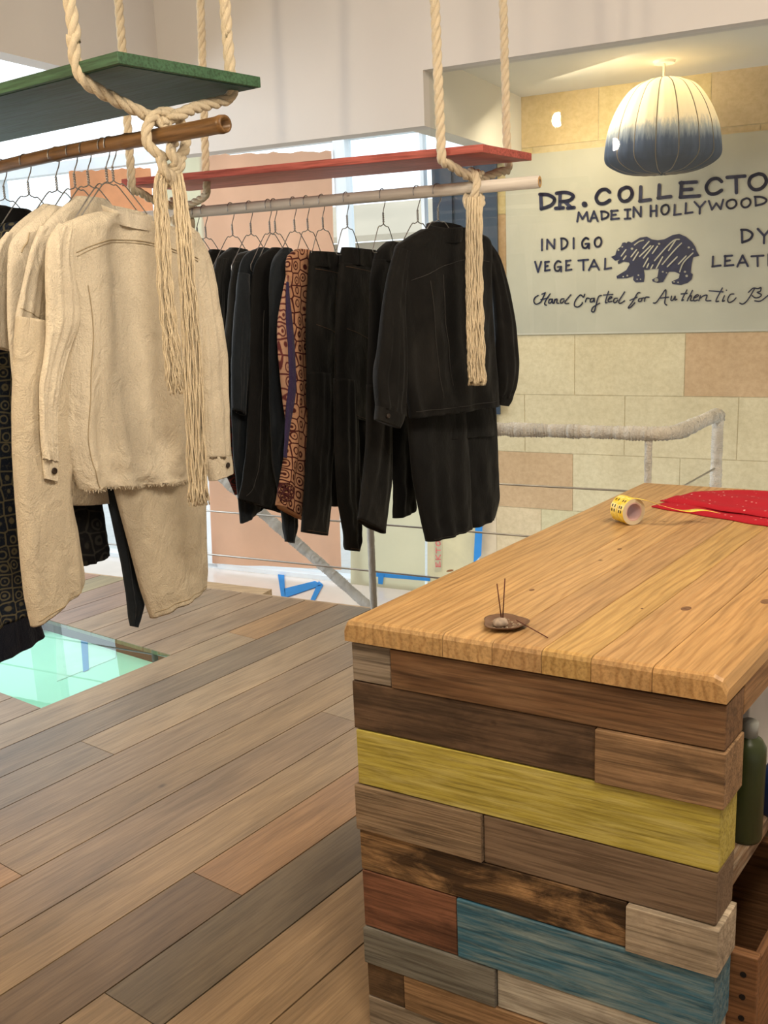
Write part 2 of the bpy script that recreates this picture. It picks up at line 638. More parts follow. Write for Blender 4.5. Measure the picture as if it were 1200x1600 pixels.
tan, light, brown, grey, orange = (0.302, 0.212, 0.122), (0.353, 0.260, 0.161), (0.184, 0.128, 0.080), (0.176, 0.136, 0.088), (0.368, 0.228, 0.114)
joint_px = [((204, 1577), tan, grey), ((340, 1381), brown, (0.329, 0.200, 0.106)), ((151, 1168), (0.259, 0.200, 0.137), light), ((378, 993), light, orange),
            ((520, 1117), (0.282, 0.200, 0.125), light), ((15, 1357), orange, tan)]
joints = {}
for (px, a, b) in joint_px:
    s, n = bs(onz(px[0], px[1], 0))
    joints.setdefault(math.floor((N0 - n) / PIT), []).append((s, a, b))
default = {-1: (0.329, 0.224, 0.125), 0: (0.321, 0.220, 0.125), 1: grey, 2: brown, 3: (0.306, 0.216, 0.125), 4: (0.247, 0.176, 0.106), 5: (0.263, 0.184, 0.114), 6: (0.282, 0.204, 0.129),
           7: (0.267, 0.196, 0.125), 8: (0.223, 0.172, 0.118), 9: (0.298, 0.216, 0.141), 10: (0.306, 0.220, 0.141), 11: (0.321, 0.228, 0.145), 12: (0.298, 0.216, 0.141), 13: (0.321, 0.232, 0.149)}
hs0, hn1 = bs(onz(25, 1091, 0))
hs1, _ = bs(onz(218, 1009.5, 0))
HN1, HN0 = N0 - PIT * 10, N0 - PIT * 15
rnd = random.Random(4)
mb = MB()
gap = 0.0022
for k in range(-14, 34):
    na, nb = N0 - PIT * k - gap, N0 - PIT * (k + 1) + gap
    js = sorted(joints.get(k, []))
    d = default.get(k)
    cuts = [(-4.0, None)]
    if not js:
        tone0 = d or tuple(x * rnd.uniform(0.8, 1.15) for x in tan)
        j1 = rnd.uniform(-1, 0.5) if d is None else -2.0
        segs = [(-4.0, j1, tuple(x * 0.92 for x in tone0)), (j1, 99, tone0)]
    else:
        s, a, b = js[0]
        segs = [(-4.0, s, a), (s, 99, b)]
    for (sa, sb, col) in segs:
        pieces = [(sa, sb)]
        if 10 <= k < 15:
            pieces = [(sa, min(sb, hs0))] if sa < hs0 else []
            if sb > hs1:
                pieces.append((max(sa, hs1), sb))
        for (pa, pb) in pieces:
            ea, eb = min(pb, s_edge(na)), min(pb, s_edge(nb))
            pa2 = pa + 0.0012
            if max(ea, eb) <= pa2:
                continue
            if pb < 90:
                ea -= 0.0012
                eb -= 0.0012
            poly = [at_bs(pa2, nb), at_bs(pa2, na), at_bs(max(ea, pa2), na), at_bs(max(eb, pa2), nb)]
            mb.prism([p + Vector((0, 0, -0.02)) for p in poly], Vector((0, 0, 0.02)), col)
floor = struct(mb.build('floor', M['floor'], frame=((0, 0, 0), BD)))
mb = MB()                                  # screed under the boards, with the same opening
for (na, nb, sa, sb) in ((N0 + 14 * PIT, HN1, -4, 99), (HN1, HN0, -4, hs0), (HN1, HN0, hs1, 99), (HN0, N0 - 33 * PIT, -4, 99)):
    pa, pb = min(sb, s_edge(na)), min(sb, s_edge(nb))
    mb.prism([at_bs(sa, nb, -0.16), at_bs(sa, na, -0.16), at_bs(pa, na, -0.16), at_bs(pb, nb, -0.16)], Vector((0, 0, 0.139)))
struct(mb.build('floor_2', plain('subfloor', (0.05, 0.035, 0.025), 0.9)))
# light timber nosing along the floor edge
mb = MB()
mb.box(a1(-3.0, 0.0, -0.16), D1 * 4.2, NN * 0.02, Z * 0.158)
struct(mb.build('trim_1', wood('nosing', (0.47, 0.33, 0.20), 0.8, 0.7)))

# glass floor panel; sheet and strip below stand in for the window's reflection
g = MB()
g.prism([at_bs(hs0, HN1, -0.02), at_bs(hs1, HN1, -0.02), at_bs(hs1, HN0, -0.02), at_bs(hs0, HN0, -0.02)], Vector((0, 0, 0.018)))
gp = g.build('glass_floor_panel', thinglass('mint_glass', (0.80, 0.96, 0.90), 1.4))
tag(gp, 'mint green glass floor panel set flush among the wooden boards', 'floor panel')
mb = MB()
mb.prism([at_bs(hs0, HN1, -0.07), at_bs(hs1, HN1, -0.07), at_bs(hs1, HN0, -0.07), at_bs(hs0, HN0, -0.07)], Vector((0, 0, 0.01)))
struct(mb.build('floor_3', plain('lower_floor', (0.66, 0.83, 0.76), 0.6, var=0.04, scale=3)))


def under(px, z=-0.0595):
    return onz(px[0], px[1], z)


mb = MB()
mb.prism([under((87, 995)), under((181, 1006)), under((181, 1028)), under((89, 1065))], Vector((0, 0, 0.002)))
tag(mb.build('paper_or_reflection', plain('painted_reflection', (0.86, 0.88, 0.86), 0.6)), 'painted white reflection of the window in the green glass floor panel', 'paper')
mb = MB()
mb.prism([under((126, 998), -0.057), under((137, 999), -0.057), under((139, 1046), -0.057), under((130, 1050), -0.057)], Vector((0, 0, 0.001)))
tag(mb.build('tape_or_reflection', M['bluetape']), 'painted blue reflection of window tape in the green glass floor panel', 'tape')

# ------------------------------------------------------------------ room shell
TN = t1(q1(662, 150))                     # notch
TC = t1(q1(252, 150))                     # corner with the left wall
HB1, HB2, CEIL, ZB = 2.145, 2.360, 3.15, 2.43
TR = 4.0
th = 0.10
mb = MB()
mb.prism([a1(TC, 0, HB1), a1(TN, 0, HB1), a1(TN, 0, HB2), a1(TR, 0, HB2), a1(TR, 0, CEIL), a1(TC, 0, CEIL)], NN * th)
struct(mb.build('wall_front', M['wall']))
# left wall: high panel going back into the room from the corner
lw = q1(0, 88)
pcorner = a1(TC, 0, 0)
ldir = -NN
zl = onpl(97, 104, pcorner, D1).z
mb = MB()
mb.box(Vector((pcorner.x, pcorner.y, zl)) - D1 * 0.10 + NN * th, D1 * 0.10, ldir * 4.5, Z * (CEIL - zl))
mb.box(Vector((pcorner.x, pcorner.y, -0.1)) - D1 * 0.10 - NN * 1.7, D1 * 0.10, ldir * 5.3, Z * (CEIL + 0.1))
struct(mb.build('wall_left', M['wall']))
mb = MB()
mb.prism([a1(-4.0, -7, CEIL), a1(TR + 1.5, -7, CEIL), a1(TR + 1.5, th, CEIL), a1(-4.0, th, CEIL)], Z * 0.1)
struct(mb.build('ceiling', M['wall']))
mb = MB()
mb.box(a1(TR, -7, -0.1), D1 * 0.1, NN * (7 + STAIR + 0.3), Z * (CEIL + 0.1))
struct(mb.build('wall_right', M['wall']))
mb = MB()
mb.box(a1(-4.0, -7, -0.1), D1 * (TR + 4.0), -NN * 0.1, Z * (CEIL + 0.1))
struct(mb.build('wall_back', M['wall']))
# bulkhead over the stairwell and the low ceiling behind the glass
mb = MB()
mb.box(a1(TN - 0.10, th, HB1), D1 * 0.10, NN * (STAIR - th), Z * (ZB - HB1 + 0.3))
struct(mb.build('trim_2', M['backwall']))
mb = MB()
mb.box(a1(TN, 0.05, ZB), D1 * (TR - TN), NN * (STAIR), Z * 0.06)
struct(mb.build('ceiling_2', plain('back_ceiling', (0.72, 0.71, 0.66), 0.85, var=0.02, scale=2)))

# stone wall: coursed limestone blocks
TS = t1(q2(769, 400)) - 0.0
zs = [q2(898, 523).z, q2(900, 618).z, q2(900, 711).z]
c0 = zs[0]
hcourse = 0.322
levels = [c0 - hcourse * k for k in range(8, 0, -1)] + [c0] + [c0 + hcourse * k for k in range(1, 6)]
pale, ora = (0.61, 0.535, 0.355), (0.53, 0.375, 0.225)
rnd = random.Random(11)
mb = MB()
known = {0: [(898, None), (1070, None)], -1: [(820, None), (975, None), (1153, None)], -2: [(895, None), (1062, None)]}


def tx(px, py):
    return t1(q2(px, py))


mb.box(a1(TS, STAIR + 0.003, -1.6), D1 * (TR - TS), NN * 0.25, Z * (ZB + 0.05 + 1.6), (0.60, 0.535, 0.37))
for i in range(len(levels) - 1):
    z0, z1 = levels[i], min(levels[i + 1], ZB + 0.02)
    if z1 <= z0:
        continue
    row = i - 7
    if row == 0:      # just under the sign
        cuts = [TS, tx(898, 570), tx(1070, 570), tx(1240, 570), TR]
        cols = [pale, pale, ora, pale]
    elif row == -1:
        cuts = [TS, tx(820, 660), tx(976, 660), tx(1153, 660), TR]
        cols = [pale] * 4
    elif row == -2:
        cuts = [TS, tx(895, 740), tx(1062, 740), tx(1230, 740), TR]
        cols = [ora, pale, pale, pale]
    elif row == 2:
        cuts = [TS, tx(792, 390) + 0.05, tx(960, 380), TR]
        cols = [ora, pale, pale]
    else:
        cuts = [TS]
        t = TS
        off = rnd.uniform(0.2, 0.6)
        t += off
        while t < TR:
            cuts.append(t)
            t += rnd.uniform(0.5, 0.65)
        cuts.append(TR)
        top = (0.64, 0.52, 0.31)  # top courses coloured yellower, putting the warm lamp light into the stone
        cols = [tuple(x * rnd.uniform(0.93, 1.04) for x in (top if row > 2 else pale)) for _ in cuts]
    for a, b, c in zip(cuts[:-1], cuts[1:], cols):
        mb.box(a1(a + 0.002, STAIR, z0 + 0.002), D1 * (b - a - 0.004), NN * 0.05, Z * (z1 - z0 - 0.004), c)
struct(mb.build('wall_stone', M['stone'], frame=(a1(0, STAIR, 0), D1, -NN)))

# storefront
zsill = -0.31
mb = MB()
for px0, px1, y, zt in ((528, 546, 400, 2.4), (318, 333, 800, 2.4)):
    ta, tb = tx(px0, y), tx(px1, y)
    mb.box(a1(ta, STAIR, zsill), D1 * (tb - ta), NN * 0.08, Z * (zt - zsill))
tl = tx(0, 330)
mb.box(a1(tl - 0.25, STAIR, zsill), D1 * 0.27, NN * 0.08, Z * (2.4 - zsill))
mb.box(a1(-4.5, STAIR, zsill - 0.05), D1 * (TS + 4.5), NN * 0.10, Z * 0.07)
mb.box(a1(-4.5, STAIR, 2.33), D1 * (TS + 4.5), NN * 0.08, Z * 0.07)
ta = tx(656, 330)
mb.box(a1(ta, STAIR + 0.02, 1.4), D1 * 0.02, NN * 0.05, Z * 1.0)
wf = struct(mb.build('window_1', M['metalframe']))
mb = MB()
mb.box(a1(-4.5, STAIR + 0.05, zsill), D1 * (TS + 4.5), NN * 0.006, Z * (2.4 - zsill))
gl = mb.build('pane', M['windowglass'], wf)
# dark door post and shutter beside the stone wall
td = tx(678, 320)
zdb = q2(776, 660).z
mb = MB()
mb.box(a1(td, STAIR - 0.02, zdb), D1 * (TS - td), NN * 0.14, Z * (2.2 - zdb))
for k in range(3):
    mb.box(a1(td + 0.03 + 0.13 * k, STAIR - 0.032, zdb + 0.05), D1 * 0.09, NN * 0.015, Z * (2.08 - zdb))
struct(mb.build('door_1', M['darkframe']))
mb = MB()
mb.box(a1(tx(745, 700), STAIR - 0.0, -0.5), D1 * (TS - tx(745, 700)), NN * 0.10, Z * (zdb + 0.5))
struct(mb.build('trim_3', plain('tan_jamb', (0.62, 0.50, 0.34), 0.8)))
# lower landing behind the floor edge
mb = MB()
mb.box(a1(-3.5, 0.03, zsill - 0.06), D1 * 3.45, NN * (STAIR - 0.03), Z * 0.05)
lt = plain('landing', (0.74, 0.66, 0.60), 0.18, var=0.06, scale=3, spec=0.6)
struct(mb.build('floor_4', lt))
mb = MB()
mb.box(a1(-0.03, 0.03, -1.6), D1 * 3, NN * (STAIR - 0.03), Z * 0.05)
struct(mb.build('floor_5', plain('basement', (0.72, 0.66, 0.52), 0.6)))
mb = MB()
za = onz(350, 905, -0.05)
mb.box(a1(t1(q1(300, 915)) - 0.5, 0.05, -0.10), D1 * (t1(q1(388, 918)) - t1(q1(300, 915)) + 0.5), NN * 0.16, Z * 0.06)
st = mb.build('stair_step', wood('step_oak', (0.5, 0.35, 0.2), 0.8))
tag(st, 'short oak step end just beyond the edge of the wooden floor', 'step')

# paper and tape on the storefront
def sheet(name, pxs, m, label, cat, off=-0.012, t=0.0015, wav=0.0, group=None, sub=1):
    c = [q2(x, y, off) for x, y in pxs]
    mb = MB()
    if wav and len(c) == 4:
        R = 24
        v = []
        r = random.Random(len(label))
        ph = [r.uniform(0, 6) for _ in range(4)]
        for lay in (0, 1):
            for i in range(R + 1):
                for j in range(R + 1):
                    u, vv = i / R, j / R
                    p = c[0].lerp(c[1], u).lerp(c[3].lerp(c[2], u), vv)
                    d = wav * (math.sin(u * 9 + ph[0] + 2 * vv) + 0.6 * math.sin(vv * 7 + ph[1] + 3 * u) + 0.4 * math.sin(u * 19 + ph[2])) * 0.5
                    if j == 0:
                        p = p + Z * (0.004 * math.sin(u * 31 + ph[3]) + 0.003 * math.sin(u * 67))
                    v.append(p - NN * (abs(d) + lay * t))
        W = R + 1
        f = []
        for i in range(R):
            for j in range(R):
                a = i * W + j
                f.append((a, a + 1, a + W + 1, a + W))
                b = a + W * W
                f.append((b, b + W, b + W + 1, b + 1))
        mb.add(v, f)
    else:
        mb.prism(c, -NN * t)
    o = mb.build(name, m, smooth=bool(wav))
    return tag(o, label, cat, group)


sheet('kraft_paper', [(312, 243), (518, 236), (534, 890), (332, 880)], M['kraft'], 'tall brown kraft paper sheet covering the shop window behind the clothes', 'paper', wav=0.018)
sheet('kraft_paper', [(108, 268), (236, 262), (262, 640), (140, 640)], plain('rust_paper', (0.62, 0.27, 0.12), 0.8), 'rust brown paper sheet on the window behind the bamboo pole', 'paper', wav=0.012)
sheet('paper_or_reflection', [(247, 246), (316, 243), (330, 700), (262, 700)], M['whitepaper'], 'thin pale paper strip beside the tall brown kraft paper', 'paper', wav=0.008)
sheet('paper_or_reflection', [(548, 660), (664, 655), (664, 960), (548, 955)], M['whitepaper'], 'translucent pale paper low on the window left of the thin railing post', 'paper')
sheet('paper_or_reflection', [(668, 655), (744, 650), (744, 960), (668, 965)], translucent('cream_paper', (0.80, 0.74, 0.55), 0.55), 'cream paper low on the window below the black jacket', 'paper')
sheet('tape_or_reflection', [(575, 815), (582, 815), (584, 900), (577, 900)], M['bluetape'], 'upright blue tape strip beside the thin grey railing post', 'tape', -0.016, group='blue tape strips on the shop window')
sheet('tape_or_reflection', [(588, 893), (672, 900), (672, 908), (588, 901)], M['bluetape'], 'level blue tape strip low on the window above the tabletop edge', 'tape', -0.016, group='blue tape strips on the shop window')
sheet('tape_or_reflection', [(591, 899), (600, 899), (598, 913), (591, 912)], M['bluetape'], 'tiny blue tape tab hanging under the level tape strip', 'tape', -0.020, group='blue tape strips on the shop window')
sheet('tape_or_reflection', [(744, 800), (755, 796), (752, 868), (740, 880)], M['bluetape'], 'wide upright blue tape strip right of the red carton lettering', 'tape', -0.030, group='blue tape strips on the shop window')


def onland(x, y):
    return onz(x, y, zsill - 0.006)


for pts, lab in (([(434, 897), (444, 897), (446, 934), (440, 936)], 'upright arm of the blue tape arrow on the landing'),
                 ([(444, 920), (492, 908), (504, 914), (446, 934)], 'slanting arm of the blue tape arrow on the landing'),
                 ([(498, 908), (505, 914), (492, 938), (484, 940)], 'short curved tail of the blue tape arrow on the landing')):
    mb = MB()
    mb.prism([onland(*p) for p in pts], Z * 0.002)
    tag(mb.build('tape_or_reflection', M['bluetape']), lab, 'tape', 'blue tape arrow on the landing')

# neighbouring building and street outside
mb = MB()
mb.box(a1(-9, 5.2, -0.4), D1 * 9.0, NN * 3, Z * 2.35)
mb.prism([a1(-9.2, 5.0, 1.95), a1(0.0, 5.0, 1.95), a1(-0.5, 6.2, 2.35), a1(-9.2, 6.2, 2.35)], Z * 0.06)
bld = mb.build('building', plain('beige_render', (0.50, 0.42, 0.31), 0.9, var=0.08, scale=1.5))
tag(bld, 'pale beige house across the street outside the window', 'building')
mb = MB()
mb.box(a1(-14, STAIR + 0.12, -0.5), D1 * 18, NN * 12, Z * 0.08)
struct(mb.build('street', plain('street', (0.6, 0.6, 0.58), 0.9)))

# glass screen over the stairwell
gz = q1(804, 522).z
mb = MB()
mb.box(a1(TN + 0.004, 0.05, gz), D1 * (TR - TN - 0.01), NN * 0.003, Z * (HB2 - gz - 0.002))
tag(mb.build('glass_screen', M['glass']), 'clear glass screen hanging below the white wall in front of the sign', 'glass screen')

# ------------------------------------------------------------------ painted sign
sgn = thing('painted_sign', 'pale painted wall sign with navy hand lettering and a bear', 'sign', a1(tx(1000, 400), STAIR, q2(1000, 400).z))
SO = -0.012
mb = MB()
t0 = tx(792, 400)
mb.box(a1(t0, STAIR - 0.008, q2(900, 522).z), D1 * (TR - 0.02 - t0), NN * 0.010, Z * (q2(900, 234).z - q2(900, 522).z))
mb.build('sign_panel', M['panelpaint'], sgn)


def ribbon(mb, pts, wpx, off=SO, smooth=True):
    c = catmull([Vector((p[0], p[1], 0)) for p in pts], 5) if (smooth and len(pts) > 2) else [Vector((p[0], p[1], 0)) for p in pts]
    r = wpx / 2
    for a, b in zip(c[:-1], c[1:]):
        d = b - a
        if d.length < 1e-6:
            continue
        n = Vector((-d.y, d.x, 0)).normalized() * r
        mb.add([q2(p.x, p.y, off) for p in (a + n, b + n, b - n, a - n)], [(0, 1, 2, 3)])
    for a in c:
        mb.add([q2(a.x + r * math.cos(k * math.pi / 5), a.y + r * math.sin(k * math.pi / 5), off) for k in range(10)], [tuple(range(10))])


FONT = {
    'D': [[(.06, .02), (.10, 1)], [(0, .03), (.55, .06), (.98, .35), (.75, .75), (.10, .98)]],
    'R': [[(.25, .05), (.22, .98)], [(.05, .08), (.55, .02), (.95, .22), (.75, .5), (.25, .58)], [(.5, .58), (.85, .95)], [(0, .98), (.42, .95)], [(.65, .97), (1, .93)]],
    'C': [[(.98, .22), (.72, .04), (.3, .12), (.02, .55), (.2, .92), (.6, .95), (.98, .74)]],
    'O': [[(.55, .02), (.12, .22), (.02, .65), (.3, .97), (.72, .88), (.98, .5), (.85, .12), (.55, .02)]],
    'L': [[(.15, 0), (.1, .95)], [(.05, .97), (1, .86)]],
    'E': [[(.12, .04), (.08, .97)], [(.05, .08), (.85, .02)], [(.1, .52), (.62, .46)], [(.05, .97), (1, .88)]],
    'T': [[(0, .12), (1, .04)], [(.5, .08), (.52, 1)]],
    'M': [[(.05, 1), (.18, .05), (.5, .75), (.88, .02), (1, .95)]],
    'A': [[(0, 1), (.5, 0), (1, .97)], [(.2, .66), (.82, .62)]],
    'I': [[(.5, 0), (.5, 1)]],
    'J': [[(.5, .02), (.5, .98)], [(0, .05), (1, .0)], [(0, 1), (1, .95)]],
    'N': [[(.05, 1), (.08, .03), (.92, .95), (.95, 0)]],
    'H': [[(.05, .02), (.05, 1)], [(.95, 0), (.95, .97)], [(.05, .53), (.95, .48)]],
    'Y': [[(0, .03), (.5, .5), (1, 0)], [(.5, .5), (.48, 1)]],
    'W': [[(0, .12), (.22, .98), (.52, .35), (.82, .92), (1, 0)]],
    'G': [[(.9, .12), (.5, .02), (.06, .4), (.15, .88), (.6, .95), (.92, .65)], [(.5, .58), (.98, .55), (.98, 1)]],
    'V': [[(0, 0), (.5, 1), (1, 0)]],
}
CURVY = set('DRCOG')


def word(name, letters, wpx):
    for ch, x0, x1, y0, y1 in letters:
        mb = MB()
        if ch == '.':
            ribbon(mb, [(x0, y0), (x0 + 0.6, y0 + 0.6)], x1, smooth=False)
        else:
            for k, st in enumerate(FONT[ch]):
                ribbon(mb, [(x0 + (x1 - x0) * a, y0 + (y1 - y0) * b) for a, b in st], wpx, smooth=(ch in CURVY and len(st) > 3))
        mb.build('letter', M['ink'], sgn, fix=False)



word('lettering', [('D', 843.5, 867, 303, 326.5), ('R', 868, 897, 300, 326), ('.', 913, 9, 319, 0)], 5.6)
word('lettering', [('C', 931, 953, 295, 319), ('O', 967, 988, 292, 315), ('L', 998.5, 1016, 292, 315), ('L', 1027, 1048, 289, 310), ('E', 1061, 1093, 284, 309), ('C', 1103, 1128, 278, 304), ('T', 1136, 1164, 274, 301), ('O', 1170, 1198, 271, 297), ('R', 1207, 1236, 268, 294)], 5.6)
word('lettering', [('M', 901, 919, 331, 346), ('A', 922, 934, 330, 346), ('D', 939, 951, 330, 343), ('E', 954, 967, 328.5, 343)], 3.3)
word('lettering', [('J', 976, 985, 327, 342), ('N', 989, 1002, 323, 339)], 3.3)
word('lettering', [('H', 1016, 1026, 321, 338), ('O', 1033, 1045.5, 319.5, 335.5), ('L', 1052.5, 1064, 320, 336.5), ('L', 1070, 1082, 317.5, 334), ('Y', 1085, 1102, 315, 334), ('W', 1107.5, 1130, 312, 328), ('O', 1135, 1151, 311.5, 326), ('O', 1158, 1173, 309.5, 324.5), ('D', 1179, 1198, 307, 321.5)], 3.3)
word('lettering', [('I', 845.5, 848, 374, 391), ('N', 854, 867, 374, 389), ('D', 876.5, 887, 372, 390), ('I', 894.5, 898, 372, 388), ('G', 909, 920.5, 371.5, 388), ('O', 929, 940, 370.5, 386)], 3.2)
word('lettering', [('V', 836, 845.5, 409, 425), ('E', 851, 859, 408.5, 423.5), ('G', 866, 877, 407.5, 424), ('E', 883.5, 893, 406.5, 423), ('T', 903.5, 919, 405, 422), ('A', 920, 936, 406, 422), ('L', 944, 955, 404, 421)], 3.0)
word('lettering', [('D', 1158, 1176, 358.5, 379), ('Y', 1184, 1204, 357, 380)], 3.8)
word('lettering', [('L', 1112, 1126, 401, 417), ('E', 1131.5, 1146, 399, 416), ('A', 1152, 1168.5, 399, 416.5), ('T', 1174, 1193, 398.5, 416), ('H', 1200, 1215, 397, 415)], 3.3)
S1 = [[(125, 190), (95, 210), (85, 245), (105, 272), (150, 250), (175, 200), (192, 165)], [(160, 178), (192, 163)], [(237, 175), (200, 230), (185, 270), (202, 282)], [(150, 230), (218, 212)],
      [(255, 224), (230, 228), (224, 260), (248, 255), (258, 224), (262, 262), (276, 256)], [(282, 226), (273, 264)], [(275, 244), (290, 226), (303, 226), (300, 260), (318, 262)], [(368, 222), (346, 222), (333, 240), (337, 260), (354, 256), (370, 236)],
      [(432, 182), (390, 232), (376, 256), (386, 266), (412, 264)],
      [(562, 178), (548, 205), (520, 185), (475, 235), (465, 285), (498, 298), (535, 270), (538, 255)], [(568, 250), (580, 216), (606, 218)], [(642, 216), (618, 222), (614, 250), (640, 244), (650, 214), (652, 250)],
      [(718, 190), (692, 200), (672, 260), (652, 338), (626, 338), (640, 300), (702, 262)], [(785, 152), (755, 250), (772, 256)], [(738, 186), (825, 180)], [(786, 226), (816, 210), (802, 202), (782, 228), (788, 250), (818, 244)],
      [(868, 216), (844, 218), (832, 238), (838, 258), (856, 252), (872, 232)], [(935, 157), (890, 228), (880, 254), (896, 264), (936, 240)],
      [(1080, 165), (1056, 170), (1012, 245), (970, 303), (990, 302), (1032, 258)], [(985, 236), (1052, 206)], [(1096, 216), (1070, 222), (1066, 245), (1090, 244), (1102, 216), (1122, 212)], [(1122, 245), (1132, 208), (1164, 206)]]
S2 = [[(125, 260), (152, 255), (200, 190), (240, 137), (240, 200), (232, 260), (250, 280)], [(182, 215), (268, 206)], [(296, 196), (290, 235), (312, 230), (330, 196), (328, 232), (346, 226)],
      [(440, 138), (392, 232), (408, 230)], [(385, 176), (442, 170)], [(492, 142), (442, 240)], [(450, 218), (470, 195), (482, 196), (474, 236), (496, 238)], [(504, 215), (546, 194), (536, 182), (506, 208), (508, 240), (540, 232)],
      [(566, 192), (552, 238)], [(558, 222), (590, 196), (628, 188), (618, 236), (664, 238)], [(772, 120), (712, 238), (736, 244)], [(648, 146), (778, 156)], [(792, 192), (772, 243), (792, 238)], [(809, 140), (812, 142)],
      [(880, 176), (846, 182), (822, 228), (836, 256), (876, 238), (900, 212)],
      [(935, 262), (966, 270), (1012, 228), (1074, 127)], [(1016, 162), (1060, 122), (1104, 126), (1134, 116), (1128, 150), (1098, 162), (1138, 182), (1118, 206), (1080, 212), (1052, 192)], [(1076, 240), (1130, 242), (1200, 190)],
      [(1160, 225), (1195, 200), (1190, 240), (1230, 230)]]
for S, ox, cuts in ((S1, 820, (0, 9, 18, 22)), (S2, 1000, (0, 14, 18))):
    for i0, i1 in zip(cuts[:-1], cuts[1:]):
        mb = MB()
        for st_ in S[i0:i1]:
            ribbon(mb, [(ox + x / 6, 430 + y / 6) for x, y in st_], 2.0)
        mb.build('lettering', M['ink'], sgn, fix=False)
BEAR = [(110, 385), (160, 365), (180, 300), (225, 265), (245, 220), (275, 215), (290, 225), (310, 205), (335, 210), (350, 220), (450, 160), (530, 148), (590, 180), (660, 190), (740, 178), (830, 130), (910, 115),
        (990, 150), (1060, 210), (1100, 270), (1115, 320), (1145, 370), (1075, 390), (1055, 470), (1045, 570), (1070, 590), (1055, 650), (1010, 690), (930, 715), (830, 705), (820, 675), (905, 635), (915, 585),
        (860, 560), (790, 560), (760, 610), (720, 680), (660, 690), (600, 675), (590, 650), (655, 620), (670, 525), (580, 528), (535, 540), (495, 535), (505, 610), (495, 680), (400, 685), (370, 655), (375, 610),
        (300, 635), (180, 640), (175, 610), (290, 540), (330, 470), (320, 450), (260, 440), (195, 470), (190, 440), (215, 415), (160, 430)]
bp = lambda p: (940 + p[0] * 160 / 1200, 350 + p[1] * 110 / 825)
mb = MB()
mb.prism([q2(*bp(p), SO + 0.003) for p in BEAR], -NN * 0.002)
mb.build('bear_emblem', M['ink'], sgn)
mb = MB()
for a in ([(285, 300), (230, 375)], [(285, 375), (255, 415)], [(410, 300), (345, 385)], [(430, 330), (370, 425)], [(490, 190), (440, 205), (385, 245)], [(555, 205), (485, 285)], [(575, 255), (445, 380)], [(605, 255), (490, 400)],
          [(655, 260), (595, 345)], [(910, 180), (850, 190), (760, 270), (620, 430)], [(870, 185), (785, 310)], [(935, 225), (850, 310), (710, 475)], [(715, 385), (640, 520)], [(885, 385), (770, 500)], [(990, 375), (900, 470)],
          [(1070, 340), (960, 450), (915, 560)], [(545, 400), (490, 500)], [(550, 465), (530, 510)], [(600, 480), (575, 525)]):
    ribbon(mb, [bp(p) for p in a], 2.0, SO - 0.002)
for x, y, r in ((240, 268, 8), (195, 305, 10), (355, 290, 14), (1020, 275, 12), (1068, 298, 8), (715, 560, 10), (760, 572, 8), (975, 560, 12), (995, 608, 14), (430, 600, 9), (415, 648, 7), (455, 648, 7), (300, 605, 10),
                (252, 617, 8), (848, 677, 9), (895, 683, 9), (672, 232, 12), (640, 655, 22)):
    p = bp((x, y))
    ribbon(mb, [p, (p[0] + 0.4, p[1])], r * 2 * 0.1333, SO - 0.002, smooth=False)
mb.build('stripe_pattern', M['panelpaint'], sgn, fix=False)
# red carton lettering on the low cream paper
mb = MB()
carton = thing('printed_carton', 'strip of red upright lettering on the paper low in the window', 'carton', q2(684, 870))
mbp = MB()
mbp.prism([q2(678, 800, -0.016), (q2(692, 800, -0.016)), q2(690, 892, -0.016), q2(679, 895, -0.016)], -NN * 0.001)
mbp.build('carton_strip', M['whitepaper'], carton)
yy = 886
for ch in 'EKTOR':
    F = FONT.get(ch) or [[(.1, 0), (.1, 1)], [(.9, 0), (.1, .5), (.95, 1)]]
    for s in F:
        ribbon(mb, [(681 + 7 * b, yy - 8 * a) for a, b in s], 1.8, -0.019, smooth=False)
    yy -= 11
mb.build('lettering', plain('red_print', (0.75, 0.22, 0.2), 0.7), carton, fix=False)

# ------------------------------------------------------------------ pendant lamp and bulbs
LC = onz(1038, 95, ZB)
depthL = (LC - CAM).dot(FWD)
pxm = depthL / FPX
lamp = thing('pendant_lamp', 'pumpkin-shaped pendant lamp of pleated cloth fading from cream to indigo', 'lamp', LC)
mb = MB()
mb.lathe(LC, [(0.0, -0.012), (0.045, -0.012), (0.05, 0.0)], 24)
mb.build('canopy', plain('canopy_white', (0.8, 0.75, 0.65), 0.5), lamp)
ztop = onpl(1038, 122, LC, NN).z
zbot = onpl(1040, 271, LC, NN).z
mb = MB()
mb.tube([LC, Vector((LC.x, LC.y, ztop - 0.05))], 0.006)
mb.build('cord', plain('cord_white', (0.8, 0.7, 0.55), 0.6), lamp)
HL = ztop - zbot
prof = [(r_, 1 - (y_ - 275) / 830) for y_, r_ in ((275, .040), (284, .062), (300, .088), (350, .139), (430, .177), (520, .206), (600, .225), (700, .2435), (800, .2526), (900, .258), (960, .257), (1010, .241), (1060, .198), (1095, .139), (1105, .03))]
kR = 178 * pxm / (2 * 0.258)
NG, SEG = 16, 16 * 10
pc = catmull([Vector((r, h, 0)) for r, h in prof], 5)
mb = MB()
v, f = [], []
for p in pc:
    for k in range(SEG):
        a = 2 * math.pi * k / SEG
        lobe = abs(math.sin(a * NG / 2))
        r = p.x * kR * (0.965 + 0.05 * lobe ** 0.6) + 0.0015 * math.sin(a * SEG / 4)
        v.append(Vector((LC.x + r * math.cos(a), LC.y + r * math.sin(a), zbot + HL * p.y)))
for i in range(len(pc) - 1):
    for k in range(SEG):
        k2 = (k + 1) % SEG
        f.append((i * SEG + k, i * SEG + k2, (i + 1) * SEG + k2, (i + 1) * SEG + k))
mb.add(v, f)
